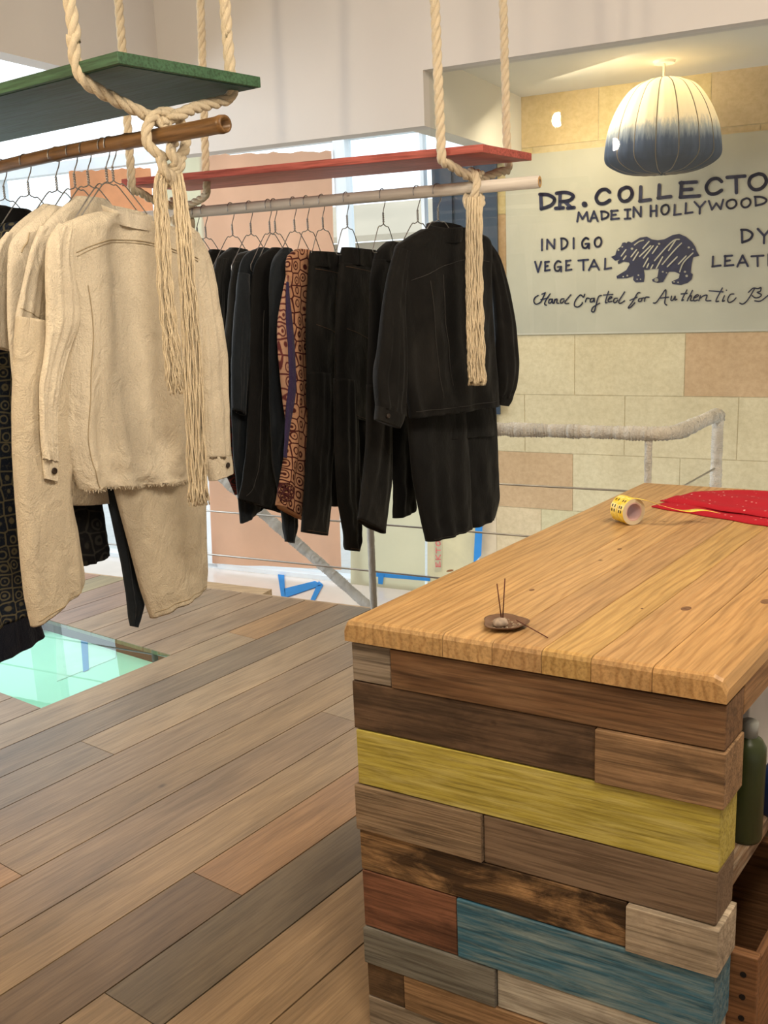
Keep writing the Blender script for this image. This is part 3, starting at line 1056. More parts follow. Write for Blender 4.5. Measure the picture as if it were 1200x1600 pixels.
t = NT('dip_dyed_cloth')
tc = t.n.new('ShaderNodeTexCoord')
sp = t.n.new('ShaderNodeSeparateXYZ')
t.link(tc.outputs['Generated'], sp.inputs[0])
nz = t.noise(t.coords('Generated', (24, 24, 1.5), False), 1.5, 5, 0.7)
ad = t.node('ShaderNodeMath', operation='MULTIPLY_ADD')
ad.inputs[1].default_value = 0.28
t.link(nz, ad.inputs[0])
t.link(sp.outputs[2], ad.inputs[2])
colr = t.ramp(ad.outputs[0], [(0.22, (0.035, 0.05, 0.085)), (0.44, (0.075, 0.11, 0.20)), (0.56, (0.30, 0.36, 0.46)), (0.66, (0.80, 0.76, 0.66)), (1.0, (0.84, 0.77, 0.62))])
t.link(colr, t.b.inputs['Base Color'])
t.b.inputs['Roughness'].default_value = 0.9
t.b.inputs['Specular IOR Level'].default_value = 0.1
tr = t.node('ShaderNodeBsdfTranslucent')
t.link(colr, tr.inputs[0])
mx = t.node('ShaderNodeMixShader')
mx.inputs[0].default_value = 0.55
t.link(t.b.outputs[0], mx.inputs[1])
t.link(tr.outputs[0], mx.inputs[2])
t.link(mx.outputs[0], t.out.inputs[0])
mb.build('lamp_shade', t.m, lamp, smooth=True)
mb = MB()
for k in range(NG):
    a = 2 * math.pi * (k) / NG
    pts = [Vector((LC.x + p.x * kR * 0.972 * math.cos(a), LC.y + p.x * kR * 0.972 * math.sin(a), zbot + HL * p.y)) for p in pc]
    m2 = MB()
    m2.tube(pts, 0.0022, 5)
    m2.build('rib', plain('rib_wire', (0.20, 0.17, 0.13), 0.7) if k == 0 else bpy.data.materials['rib_wire'], lamp, smooth=True)
mb = MB()
bc = Vector((LC.x, LC.y, ztop - 0.12))
mb.lathe(bc, [(0.012, 0.06), (0.016, 0.04), (0.03, 0.015), (0.034, -0.005), (0.026, -0.028), (0.005, -0.036)], 16)
mb.build('bulb', glow('lamp_bulb', (1.0, 0.76, 0.42), 52), lamp, smooth=True)

GP = E1 + NN * 0.05
for (px, dv, lab) in (((871, 188), 7.2, 'bare glowing globe bulb reflected in the glass left of the pendant lamp'), ((960, 226), 8.6, 'bare glowing globe bulb reflected over the left flank of the pendant lamp')):
    d = ray(*px)
    V = CAM + d * dv
    dist = (V - GP).dot(NN)
    R = V - NN * (2 * dist)
    bl = thing('globe_bulb', lab, 'light bulb', R + Z * 0.07, 'bare bulbs on the ceiling')
    mb = MB()
    mb.lathe(R, [(0.004, 0.055), (0.018, 0.05), (0.034, 0.03), (0.043, 0.0), (0.034, -0.03), (0.018, -0.043), (0.003, -0.047)], 18)
    mb.build('glass_bulb', bpy.data.materials.get('globe_glow') or glow('globe_glow', (1.0, 0.80, 0.54), 650), bl, smooth=True)
    mb = MB()
    mb.lathe(R, [(0.05, 0.052), (0.055, 0.06), (0.055, 0.068), (0.02, 0.072)], 20)
    mb.build('bulb_cap', plain('brass_cap', (0.8, 0.55, 0.2), 0.35, 0.6) if 'brass_cap' not in bpy.data.materials else bpy.data.materials['brass_cap'], bl)
    if R.z < CEIL - 0.1:
        mb = MB()
        mb.tube([R + Z * 0.07, Vector((R.x, R.y, CEIL))], 0.004, 6)
        mb.build('cord', bpy.data.materials['cord_white'], bl)

# ------------------------------------------------------------------ railing
def wrapped(mb, pts, r, seed, wob=0.14):
    """tube wound with twine: many small ridges and a lumpy silhouette"""
    rr = random.Random(seed)
    P = []
    for a, b in zip(pts[:-1], pts[1:]):
        L = (b - a).length
        n = max(2, int(L / (r * 0.21)))
        for i in range(n):
            P.append(a.lerp(b, i / n))
    P.append(pts[-1])
    rad = []
    lump = 0
    for i in range(len(P)):
        if i % 9 == 0:
            lump = rr.uniform(-1, 1)
        rad.append(r * (1 + 0.13 * (i % 2) + wob * 0.45 * lump + rr.uniform(-0.06, 0.06)))
    mb.tube(P, rad, 12)


RZ = 0.885
rail = thing('stair_railing', 'twine wrapped stair railing with thin steel cables along the floor edge', 'railing', a1(0, 0, 0))
bend = q1(1050, 675)
bend.z = RZ
cornr = onz(1122, 648, RZ)
left = a1(-3.2, 0, RZ)
mb = MB()
wrapped(mb, [left] + catmull([bend - D1 * 0.20, bend - D1 * 0.07, bend + (cornr - bend).normalized() * 0.07, bend.lerp(cornr, 0.5), cornr - (cornr - bend).normalized() * 0.02, cornr - Z * 0.02], 6), 0.027, 3, 0.2)
mb.build('handrail', M['wrap'], rail, smooth=True)
for k, (p, r, m) in enumerate(((q1(584, 945), 0.016, 'postwrap'), (q1(1012, 755), 0.014, 'wrap'), (a1(-1.35, 0, 0), 0.016, 'postwrap'), (cornr, 0.024, 'wrap'))):
    mb = MB()
    b = Vector((p.x, p.y, -0.12 if k != 3 else -0.3))
    wrapped(mb, [b, Vector((p.x, p.y, RZ))], r, 10 + k)
    mb.build('post', M[m], rail, smooth=True)
for z in (0.188, 0.42, 0.645):
    mb = MB()
    ce = Vector((cornr.x, cornr.y, z))
    mb.tube([a1(-3.2, 0, z), Vector((bend.x, bend.y, z)), ce], 0.0045, 6)
    mb.build('cable', M['cable'], rail, smooth=True)
# second handrail running down the stairs
PD = 0.55
sr = thing('stair_handrail', 'sloping grey wrapped handrail dropping behind the floor edge', 'handrail', q1(500, 880, PD))
mb = MB()
wrapped(mb, [q1(336, 738, PD), q1(415, 806, PD), q1(500, 880, PD), q1(572, 944, PD), q1(640, 1004, PD)], 0.027, 21, 0.2)
mb.build('handrail', M['postwrap'], sr, smooth=True)

# ------------------------------------------------------------------ shop counter
SLT, SLB = 0.900, 0.857
A, B, C = onz(537, 967, SLT), onz(1137, 1060, SLT), onz(1000, 754, SLT)
FD = (B - A).normalized()                 # along the front
SD = (C - A).normalized()                 # along the length
FW = (B - A).length
SL = (C - A).length
counter = thing('shop_counter', 'long counter of honey timber top on stacked reclaimed plank end with yellow and blue boards', 'counter', Vector((A.x, A.y, 0)))


def ct(u, s, z):
    p = A + FD * u + SD * s
    return Vector((p.x, p.y, z))


# table top: glued staves, each a run of its own tone inside one slab
mb = MB()
r = 0.022
nst = 7
ws = [0, 0.205, 0.30, 0.39, 0.475, 0.575, FW]
rr = random.Random(5)
prof = []
for i in range(len(ws) - 1):
    u0, u1 = ws[i], ws[i + 1]
    g = 0.0006
    c = rr.uniform(0.92, 1.10)
    tint = (c, c * rr.uniform(0.95, 1.03), c * rr.uniform(0.85, 1.05))
    lo = [ct(u0 + (g if i else 0), 0, SLB), ct(u1 - (g if i < 5 else 0), 0, SLB)]
    # cross-section with rounded outer arrises
    sec = [(u0 + (g if i else 0.0), SLB)]
    if i == 0:
        sec += [(u0, SLT - 0.014), (u0 + 0.005, SLT - 0.004), (u0 + 0.014, SLT)]
    else:
        sec += [(u0 + g, SLT - 0.001), (u0 + g + 0.001, SLT)]
    if i == 5:
        sec += [(u1 - 0.022, SLT), (u1 - 0.008, SLT - 0.006), (u1, SLT - 0.022), (u1, SLB)]
    else:
        sec += [(u1 - g - 0.001, SLT), (u1 - g, SLT - 0.001), (u1 - g, SLB)]
    n = len(sec)
    ss = [(0.0, 0.010), (0.003, 0.003), (0.010, 0.0), (SL, 0.0)]
    v, f = [], []
    for (s, dz) in ss:
        for (u, z) in sec:
            v.append(ct(u, s, z - dz * (1 if z > SLB + 0.01 else 0)))
    for a in range(len(ss) - 1):
        for b in range(n):
            b2 = (b + 1) % n
            f.append((a * n + b, a * n + b2, (a + 1) * n + b2, (a + 1) * n + b))
    f.append(tuple(range(n))[::-1])
    f.append(tuple(range((len(ss) - 1) * n, len(ss) * n)))
    mb.add(v, f, tint)
t = NT('honey_staves')
# honey timber with growth rings, per-stave tone
src = M['slab']
M['slab'].node_tree.nodes  # keep
nt = M['slab'].node_tree
pb = nt.nodes['Principled BSDF']
lnk = pb.inputs['Base Color'].links[0]
frm = lnk.from_socket
vc = nt.nodes.new('ShaderNodeVertexColor')
vc.layer_name = 'tone'
mxn = nt.nodes.new('ShaderNodeMix')
mxn.data_type = 'RGBA'
mxn.blend_type = 'MULTIPLY'
mxn.inputs[0].default_value = 1.0
nt.links.new(frm, mxn.inputs[6])
nt.links.new(vc.outputs[0], mxn.inputs[7])
nt.links.new(mxn.outputs[2], pb.inputs['Base Color'])
mb.build('tabletop', M['slab'], counter, frame=(A, SD))
plain('knot_brown', (0.17, 0.085, 0.04), 0.6, var=0.3, scale=150)
for (kx_, ky_, kr) in ((1072, 951, 0.011), (703, 892, 0.008), (831, 922, 0.006), (1198, 940, 0.013), (968, 858, 0.006), (1003, 951, 0.003)):
    c = onz(kx_, ky_, SLT)
    mb = MB()
    mb.add([c + SD * (kr * 1.25 * math.cos(k * 0.3927)) + FD * (kr * 0.8 * math.sin(k * 0.3927)) + Z * 0.0003 for k in range(16)], [tuple(range(16))])
    mb.build('timber_knot', bpy.data.materials['knot_brown'], counter, fix=False)
# end panel of stacked planks
rows = [(0.852, 0.774, [(0.004, 0.090, 'greybrown', 0), (0.090, 0.686, 'brown', 0.004)]),
        (0.774, 0.675, [(0.001, 0.480, 'dark', 0.0), (0.480, 0.686, 'mid', 0.009)]),
        (0.675, 0.559, [(0.005, 0.684, 'yellow', 0.001)]),
        (0.559, 0.461, [(-0.002, 0.270, 'weathered', 0.006), (0.270, 0.684, 'taupe', 0.0)]),
        (0.461, 0.371, [(0.001, 0.537, 'stained', 0.0), (0.537, 0.686, 'white', 0.010)]),
        (0.371, 0.243, [(0.002, 0.212, 'redbrown', 0.0), (0.212, 0.684, 'blue', 0.003)]),
        (0.243, 0.160, [(0.001, 0.292, 'slate', 0.006), (0.292, 0.682, 'pale', 0.0)]),
        (0.160, 0.080, [(0.003, 0.090, 'umber', 0.0), (0.090, 0.42, 'mid', 0.004), (0.42, 0.684, 'dark', 0.0)]),
        (0.080, 0.0, [(0.002, 0.33, 'greybrown', 0.0), (0.33, 0.684, 'brown', 0.002)])]
PT = 0.085
FN = Vector((FD.y, -FD.x, 0))
if FN.y > 0:
    FN = -FN
for (z1, z0, ps) in rows:
    for (u0, u1, mname, prot) in ps:
        mb = MB()
        g = 0.0011
        end = u1 > 0.66
        o = ct(u0 + g, 0.012 - prot, z0 + g)
        mb.box(o, FD * (u1 - u0 - 2 * g + prot * (0.6 if end else 0)), SD * (PT + prot), Z * (z1 - z0 - 2 * g))
        mb.build('plank', PL[mname], counter, bevel=0.0022, frame=(o, FD))
# far end panel, apron, inner shelf
mb = MB()
mb.box(ct(0.01, SL - 0.12, 0), FD * (FW - 0.02), SD * 0.09, Z * 0.852)
mb.build('end_panel', PL['umber'], counter, frame=(ct(0, SL, 0), FD))
mb = MB()
mb.box(ct(FW - 0.030, 0.10, 0.800), FD * 0.028, SD * (SL - 0.23), Z * 0.056)
mb.build('apron', wood('apron_wood', (0.34, 0.19, 0.085), 0.5, 0.9, 0.6, rings=True), counter, bevel=0.002, frame=(ct(FW, 0.1, 0.8), SD))
mb = MB()
mb.box(ct(0.02, 0.10, 0.445), FD * (FW - 0.045), SD * (SL - 0.23), Z * 0.032)
mb.build('shelf_board', wood('shelf_wood', (0.20, 0.12, 0.065), 0.5, 1.0, 0.7, stain=0.4, worn=(0.4, 0.33, 0.25), wornamt=0.1), counter, bevel=0.002, frame=(ct(0, 0.1, 0.5), SD))
mb = MB()
mb.box(ct(0.012, 0.10, 0.0), FD * 0.02, SD * (SL - 0.23), Z * 0.852)
mb.build('back_panel', PL['umber'], counter, frame=(ct(0, 0.1, 0.5), SD))

# things kept inside the counter
bo = onz(1163, 1308, 0.477)
bot = thing('bottle', 'dark olive green bottle with a grey cap on the counter shelf', 'bottle', bo)
mb = MB()
mb.lathe(bo, [(0.0, 0.0), (0.028, 0.0), (0.031, 0.006), (0.0315, 0.165), (0.031, 0.185), (0.024, 0.198), (0.013, 0.206), (0.012, 0.21)], 28)
mb.build('body', plain('olive_glaze', (0.030, 0.040, 0.012), 0.35, var=0.15), bot, smooth=True)
mb = MB()
mb.lathe(bo, [(0.0, 0.205), (0.015, 0.205), (0.016, 0.232), (0.012, 0.235), (0.0, 0.235)], 20)
mb.build('cap', plain('grey_cap', (0.30, 0.31, 0.29), 0.5), bot, smooth=True)
bo2 = onz(1216, 1268, 0.477)
bot2 = thing('bottle', 'dark blue bottle behind the olive green bottle on the counter shelf', 'bottle', bo2)
mb = MB()
mb.lathe(bo2, [(0.0, 0.0), (0.034, 0.0), (0.037, 0.008), (0.037, 0.07), (0.025, 0.095), (0.014, 0.10)], 28)
mb.build('body', plain('navy_glaze', (0.010, 0.022, 0.075), 0.4), bot2, smooth=True)
mb = MB()
mb.lathe(bo2, [(0.0, 0.10), (0.015, 0.10), (0.015, 0.118), (0.0, 0.12)], 18)
mb.build('cap', bpy.data.materials['navy_glaze'], bot2)
mb = MB()
o = ct(FW - 0.34, 0.42, 0.478)
mb.box(o, FD * 0.26, SD * 0.25, Z * 0.235)
bx = mb.build('paper_stack', plain('white_stack', (0.55, 0.54, 0.52), 0.8), bevel=0.004)
tag(bx, 'white paper stack deep on the counter shelf behind the bottles', 'paper stack')
# crate
co = ct(FW - 0.30, 0.115, 0.0)
crate = thing('wooden_crate', 'brown wooden crate with round holes tucked under the counter shelf', 'crate', co)
cw = wood('crate_wood', (0.22, 0.105, 0.045), 0.55, 0.8, 0.65)
cz = 0.338
for nm, oo, ax, ay, az in (('end_board', ct(FW - 0.30, 0.115, 0.01), FD * 0.335, SD * 0.022, Z * cz), ('end_board', ct(FW - 0.30, 0.50, 0.01), FD * 0.335, SD * 0.022, Z * cz),
                           ('side_board', ct(FW - 0.30, 0.137, 0.01), FD * 0.014, SD * 0.363, Z * (cz - 0.01)), ('side_board', ct(FW + 0.021, 0.137, 0.01), FD * 0.014, SD * 0.363, Z * (cz - 0.01)),
                           ('bottom_board', ct(FW - 0.286, 0.137, 0.01), FD * 0.307, SD * 0.363, Z * 0.014)):
    mb = MB()
    mb.box(oo, ax, ay, az)
    mb.build(nm, cw, crate, bevel=0.003, frame=(oo, SD if nm == 'side_board' else FD))
mb = MB()
for z in (0.31, 0.265, 0.222, 0.17):
    c = ct(FW + 0.012, 0.1155, z)
    mb.lathe(c, [(0.0, 0.0), (0.0055, 0.0), (0.0055, 0.0015), (0.0, 0.0015)], 12, FN)
mb.build('nail_hole', plain('hole_dark', (0.01, 0.006, 0.004), 0.9), crate)
mb = MB()
o = ct(FW - 0.52, 0.18, 0.0)
mb.box(o, FD * 0.20, SD * 0.5, Z * 0.42)
tag(mb.build('storage_box', plain('dark_box', (0.035, 0.032, 0.032), 0.7), bevel=0.004), 'dark grey storage box on the floor behind the crate', 'box')

# ------------------------------------------------------------------ incense dish
ic = onz(789, 976, SLT + 0.004)
mb = MB()
prof = [(0.0, 0.0), (0.020, 0.0), (0.030, 0.003), (0.0395, 0.009), (0.0405, 0.0105), (0.0385, 0.0105), (0.029, 0.006), (0.018, 0.0035), (0.0, 0.003)]
SEG = 36
v, f = [], []
for (rad, h) in prof:
    for k in range(SEG):
        a = 2 * math.pi * k / SEG
        q = 1 + 0.07 * math.cos(3 * a + 0.7) + 0.045 * math.cos(5 * a)
        v.append(Vector((ic.x + rad * q * math.cos(a) * 1.0, ic.y + rad * q * math.sin(a), SLT + h + 0.0005)))
for i in range(len(prof) - 1):
    for k in range(SEG):
        k2 = (k + 1) % SEG
        f.append((i * SEG + k, i * SEG + k2, (i + 1) * SEG + k2, (i + 1) * SEG + k))
mb.add(v, f)
dish = tag(mb.build('incense_dish', plain('brown_clay', (0.135, 0.075, 0.045), 0.45, var=0.2, scale=60), smooth=True), 'small brown clay dish holding incense ash on the counter top', 'dish')
stn = onz(782, 972, SLT + 0.012)
bm = bmesh.new()
bmesh.ops.create_icosphere(bm, subdivisions=3, radius=1)
rr = random.Random(2)
for vv in bm.verts:
    k = 1 + 0.10 * math.sin(vv.co.x * 3 + 1) * math.cos(vv.co.y * 4) + rr.uniform(-0.015, 0.015)
    vv.co = Vector((vv.co.x * 0.0145 * k, vv.co.y * 0.012 * k, max(vv.co.z, -0.6) * 0.0095 * k))
me = bpy.data.meshes.new('stone')
bm.to_mesh(me)
bm.free()
for p in me.polygons:
    p.use_smooth = True
me.materials.append(plain('grey_pebble', (0.30, 0.23, 0.175), 0.7, var=0.25, scale=130))
so = bpy.data.objects.new('incense_stone', me)
COL.objects.link(so)
so.location = (stn.x, stn.y, SLT + 0.0105)
tag(so, 'rounded grey brown stone in the clay dish with incense sticks', 'stone')
base = Vector((stn.x, stn.y, SLT + 0.017))
pf = lambda x, y, ref: onpl(x, y, ref, Vector((0, 1, 0)))
im = plain('incense_brown', (0.10, 0.030, 0.018), 0.8)
for (bx_, tx_, lab) in (((783.5, 963), (776.5, 912), 'shorter upright incense stick leaning left from the stone'), ((785.5, 963), (789, 904), 'taller upright incense stick standing in the stone')):
    mb = MB()
    mb.tube([pf(bx_[0], bx_[1] + 4, base), pf(*tx_, base)], 0.0011, 8)
    tag(mb.build('incense_stick', im, smooth=True), lab, 'incense stick', 'incense sticks at the clay dish')
mb = MB()
p0, p1 = onz(807, 969, SLT + 0.0145), onz(856, 996.5, SLT + 0.0015)
mb.tube([p0, p1], 0.0010, 8)
tag(mb.build('incense_stick', im, smooth=True), 'loose incense stick lying over the rim of the clay dish', 'incense stick', 'incense sticks at the clay dish')
mb = MB()
rr = random.Random(8)
for k in range(70):
    a, rad = rr.uniform(0, 6.28), 0.012 + 0.018 * rr.random() ** 0.7
    c = Vector((ic.x + rad * math.cos(a), ic.y + rad * math.sin(a), SLT + 0.0045 + max(0, rad - 0.02) * 0.15))
    dd = Vector((rr.uniform(-1, 1), rr.uniform(-1, 1), 0.1)).normalized()
    mb.tube([c - dd * rr.uniform(0.001, 0.003), c + dd * rr.uniform(0.001, 0.003)], rr.uniform(0.0005, 0.0011), 5)
ash = mb.build('incense_ash', plain('ash', (0.34, 0.27, 0.19), 0.95, var=0.4, scale=300))
tag(ash, 'pale crumbs of incense ash scattered in the clay dish', 'ash')
ash['kind'] = 'stuff'

# ------------------------------------------------------------------ tape roll and bandana
kx = onz(996, 819, SLT)                                   # where the front rim of the roll touches the top
TRr = 0.0335
axis_back = onz(968, 800, SLT)
ax = (axis_back - kx)
ax.z = 0
ax = Vector((FD.x, FD.y, 0)) * -1.0
ax = (onz(962, 811, SLT) - onz(989, 820, SLT)).normalized()
cF = Vector((kx.x, kx.y, SLT + TRr)) - ax * 0.002 + (onz(989, 820, SLT) - kx)
cF.z = SLT + TRr
W_ = 0.052
roll = thing('tape_roll', 'yellow printed parcel tape roll standing on its edge on the counter', 'tape roll', Vector((cF.x, cF.y, SLT)))
tw = NT('yellow_tape')
uvn = tw.coords('Object', (1, 1, 1), False)
nz = tw.noise(uvn, 60, 3, 0.6)
tcol = tw.ramp(nz, [(0.45, (0.80, 0.56, 0.03)), (0.55, (0.82, 0.64, 0.14))])
tw.link(tcol, tw.b.inputs['Base Color'])
tw.b.inputs['Roughness'].default_value = 0.25
for (h0, h1, nm) in ((0.0, 0.024, 'tape_band'), (0.0255, W_, 'tape_band')):
    mb = MB()
    mb.lathe(cF, [(0.0235, h0), (TRr - 0.0006, h0), (TRr, h0 + 0.001), (TRr, h1 - 0.001), (TRr - 0.0006, h1), (0.0235, h1)], 48, ax, close=True)
    mb.build(nm, tw.m, roll, smooth=False)
mb = MB()
mb.lathe(cF, [(0.0205, -0.0008), (0.0235, -0.0008), (0.0235, W_ + 0.0008), (0.0205, W_ + 0.0008)], 48, ax, close=True)
mb.build('core', plain('pink_core', (0.55, 0.36, 0.33), 0.7), roll)
mb = MB()
mb.lathe(cF, [(0.0236, -0.0010), (0.0332, -0.0010), (0.0332, -0.0004), (0.0236, -0.0004)], 48, ax, close=True)
mb.build('roll_side', plain('tape_edge', (0.55, 0.47, 0.33), 0.5), roll)
mb = MB()
side = ax.cross(Z).normalized()
if side.x < 0:
    side = -side
for k, hh in enumerate((0.008, 0.016, 0.034, 0.044)):
    for a in (2.2, 2.75, 3.2):
        c = cF + ax * hh + (-side * math.cos(a - 3.14159) * 1.0 + Z * math.sin(a - 3.14159) * -1.0) * 0
        dirn = (side * math.cos(a) + Z * abs(math.sin(a)))
        c = cF + ax * hh + dirn * (TRr + 0.0003)
        tg = ax.cross(dirn).normalized()
        mb.add([c - ax * 0.002 - tg * 0.0035, c + ax * 0.002 - tg * 0.0035, c + ax * 0.002 + tg * 0.0035, c - ax * 0.002 + tg * 0.0035], [(0, 1, 2, 3)])
mb.build('printed_mark', plain('black_print_ink', (0.02, 0.018, 0.01), 0.6), roll, fix=False)
# loose tail of tape lying on the bandana
top = cF + Z * TRr
ends = [(1014, 783), (1040, 792), (1075, 800), (1100, 798), (1124, 802)]
hts = [0.062, 0.050, 0.036, 0.032, 0.030]
mb = MB()
pl = [top] + [onz(x, y, SLT + h) for (x, y), h in zip(ends, hts)]
pl = catmull(pl, 6)
v, f = [], []
for p in pl:
    v += [p, p + ax * 0.024, p + ax * 0.024 + Z * 0.0006, p + Z * 0.0006]
for i in range(len(pl) - 1):
    for k in range(4):
        k2 = (k + 1) % 4
        f.append((i * 4 + k, i * 4 + k2, (i + 1) * 4 + k2, (i + 1) * 4 + k))
f += [(0, 3, 2, 1), tuple(range(len(v) - 4, len(v)))]
mb.add(v, f)
mb.build('tape_tail', tw.m, roll, smooth=True)

band = thing('bandana', 'folded red bandana with small white flowers on the counter', 'bandana', onz(1120, 800, SLT))
tb = NT('red_bandana')
tcn = tb.n.new('ShaderNodeTexCoord')
vo = tb.node('ShaderNodeTexVoronoi')
vo.inputs['Scale'].default_value = 62
tb.link(tcn.outputs['Object'], vo.inputs['Vector'])
dots = tb.ramp(vo.outputs['Distance'], [(0.13, (1, 1, 1)), (0.2, (0, 0, 0))])
wn = tb.noise(tcn.outputs['Object'], 30, 3, 0.6)
wm_ = tb.ramp(wn, [(0.45, (0, 0, 0)), (0.55, (1, 1, 1))])
cc = tb.mix(tb.mix(1.0, dots, wm_, 'MULTIPLY'), (0.36, 0.010, 0.020), (0.62, 0.36, 0.33))
tb.link(cc, tb.b.inputs['Base Color'])
tb.b.inputs['Roughness'].default_value = 0.85
tb.b.inputs['Specular IOR Level'].default_value = 0.2


def cloth_layer(name, corners, z0, thick, seed, amp):
    """thin folded cloth lying on the top, corners as points on the table plane"""
    rr = random.Random(seed)
    ph = [rr.uniform(0, 6) for _ in range(6)]
    c = [onz(x, y, SLT) for x, y in corners]
    R1, R2 = 36, 18
    v, f = [], []
    for lay in (0, 1):
        for i in range(R1 + 1):
            for j in range(R2 + 1):
                u, w_ = i / R1, j / R2
                p = c[0].lerp(c[1], u).lerp(c[3].lerp(c[2], u), w_)
                e = min(u, 1 - u, w_, 1 - w_)
                b = amp * (0.5 + 0.5 * math.sin(u * 13 + ph[0] + 3 * math.sin(w_ * 4 + ph[1]))) + 0.6 * amp * (0.5 + 0.5 * math.sin(w_ * 11 + ph[2] + u * 5))
                roundoff = min(1, e * 14) ** 0.5
                z = SLT + z0 + (thick * (0.35 + 0.65 * roundoff) + b * roundoff if lay else 0.0)
                jx = 0.004 * math.sin(w_ * 23 + ph[3]) * (1 if i in (0, R1) else 0)
                v.append(Vector((p.x + jx, p.y, z)))
    Wd = R2 + 1
    o = (R1 + 1) * Wd
    for i in range(R1):
        for j in range(R2):
            a = i * Wd + j
            f.append((a, a + Wd, a + Wd + 1, a + 1))
            f.append((o + a, o + a + 1, o + a + Wd + 1, o + a + Wd))
    for i in range(R1):
        for j in (0, R2):
            a = i * Wd + j
            f.append((a, a + Wd, o + a + Wd, o + a))
    for j in range(R2):
        for i in (0, R1):
            a = i * Wd + j
            f.append((a, a + 1, o + a + 1, o + a))
    mb = MB()
    mb.add(v, f)
    return mb.build(name, tb.m, band, smooth=True)


cloth_layer('lower_fold', [(1016, 793), (1078, 775), (1330, 782), (1250, 832)], 0.0008, 0.007, 1, 0.004)
cloth_layer('upper_fold', [(1030, 790), (1085, 776), (1330, 780), (1262, 826)], 0.0115, 0.006, 2, 0.005)

# ------------------------------------------------------------------ ropes
def rope(mb, pts, r, k=8, pitch=None, smooth=True):
    P = catmull(pts, k) if smooth else [Vector(p) for p in pts]
    # resample evenly
    L = [0]
    for a, b in zip(P[:-1], P[1:]):
        L.append(L[-1] + (b - a).length)
    step = r * 0.55
    n = max(6, int(L[-1] / step))
    Q = []
    j = 0
    for i in range(n + 1):
        d = L[-1] * i / n
        while j < len(L) - 2 and L[j + 1] < d:
            j += 1
        s = (d - L[j]) / max(1e-9, L[j + 1] - L[j])
        Q.append(P[j].lerp(P[j + 1], min(1, s)))
    pitch = pitch or r * 7.0
    tang = [(Q[min(i + 1, n)] - Q[max(i - 1, 0)]).normalized() for i in range(n + 1)]
    u = tang[0].orthogonal().normalized()
    strands = [[], [], []]
    for i in range(n + 1):
        u = (u - tang[i] * u.dot(tang[i])).normalized()
        b = tang[i].cross(u)
        for s in range(3):
            a = 2 * math.pi * (L[-1] * i / n) / pitch + s * 2 * math.pi / 3
            strands[s].append(Q[i] + (u * math.cos(a) + b * math.sin(a)) * r * 0.48)
    for s in strands:
        mb.tube(s, r * 0.58, 7)


def camplane(x, y, ref, toward=0.0):
    """a point on the upright plane through ref that faces the room"""
    n = Vector((ref.x - CAM.x, ref.y - CAM.y, 0)).normalized()
    return onpl(x, y, ref - n * toward, n)


def fringe(mb, pts, width, n, r, seed, length_var=0.03):
    """pts: centre line of a bundle of loose yarns; width list per point"""
    rr = random.Random(seed)
    C_ = catmull(pts, 8)
    m = len(C_)
    n0 = Vector((C_[0].x - CAM.x, C_[0].y - CAM.y, 0)).normalized()
    side = Vector((-n0.y, n0.x, 0))
    for k in range(n):
        a = rr.uniform(0, 6.28)
        rad = math.sqrt(rr.random())
        du, dn = rad * math.cos(a), rad * math.sin(a)
        ph, ph2 = rr.uniform(0, 6), rr.uniform(0, 6)
        fr = rr.uniform(22, 34)
        stop = m - int(rr.random() * m * length_var * 3)
        P = []
        for i in range(0, stop):
            s = i / (m - 1)
            wd = width[0] + (width[1] - width[0]) * s
            wob = 0.0015 * min(1, s * 3) * (0.8 + 1.4 * s)
            P.append(C_[i] + side * (du * wd + wob * math.sin(fr * s * 2 + ph)) + n0 * (dn * wd * 0.5 + wob * math.sin(fr * s * 2.3 + ph2)))
        if len(P) > 3:
            mb.tube(P, r, 5)


# ------------------------------------------------------------------ hanging rack: green shelf and bamboo pole
RODZ_G = 1.90
gl0, gl1 = onz(0, 261, RODZ_G), onz(352, 190.5, RODZ_G)
GD = (gl1 - gl0).normalized()
rg = thing('hanging_rack', 'rope hung rack with a dark green shelf above a brown bamboo pole', 'clothes rack', camplane(262, 210, gl0.lerp(gl1, 0.744)))
SZ = 2.03
ga, gb_, gc = onz(0, 147, SZ), onz(185, 99, SZ), onz(408, 137, SZ)
gdir = (gb_ - ga).normalized()
far_l = gc - gdir * 1.6
ga2 = gb_ - gdir * 1.6
mb = MB()
mb.prism([gb_, gc, far_l, ga2], Z * 0.027)
gs = mb.build('shelf_board', M['green'], rg, bevel=0.002, frame=(gb_, gdir))
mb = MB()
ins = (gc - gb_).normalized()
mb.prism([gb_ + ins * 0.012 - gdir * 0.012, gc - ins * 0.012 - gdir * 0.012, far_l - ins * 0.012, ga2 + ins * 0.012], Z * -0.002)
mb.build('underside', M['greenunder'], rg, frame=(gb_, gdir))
# bamboo pole
mb = MB()
pts, rad = [], []
L0 = -0.75
tot = (gl1 - gl0).length
N = 120
for i in range(N + 1):
    s = L0 + (tot - L0) * i / N
    sag = 0.004 * math.sin(s * 5)
    pts.append(gl0 + GD * s + Z * sag)
    node = min(abs(s - q) for q in (-0.4, -0.05, 0.30, 0.62, tot - 0.012))
    rad.append(0.0182 + 0.0022 * (s / tot) + 0.0022 * math.exp(-(node / 0.006) ** 2))
mb.tube(pts, rad, 20, caps=False)
e = len(mb.v) - 20
endc = pts[-1]
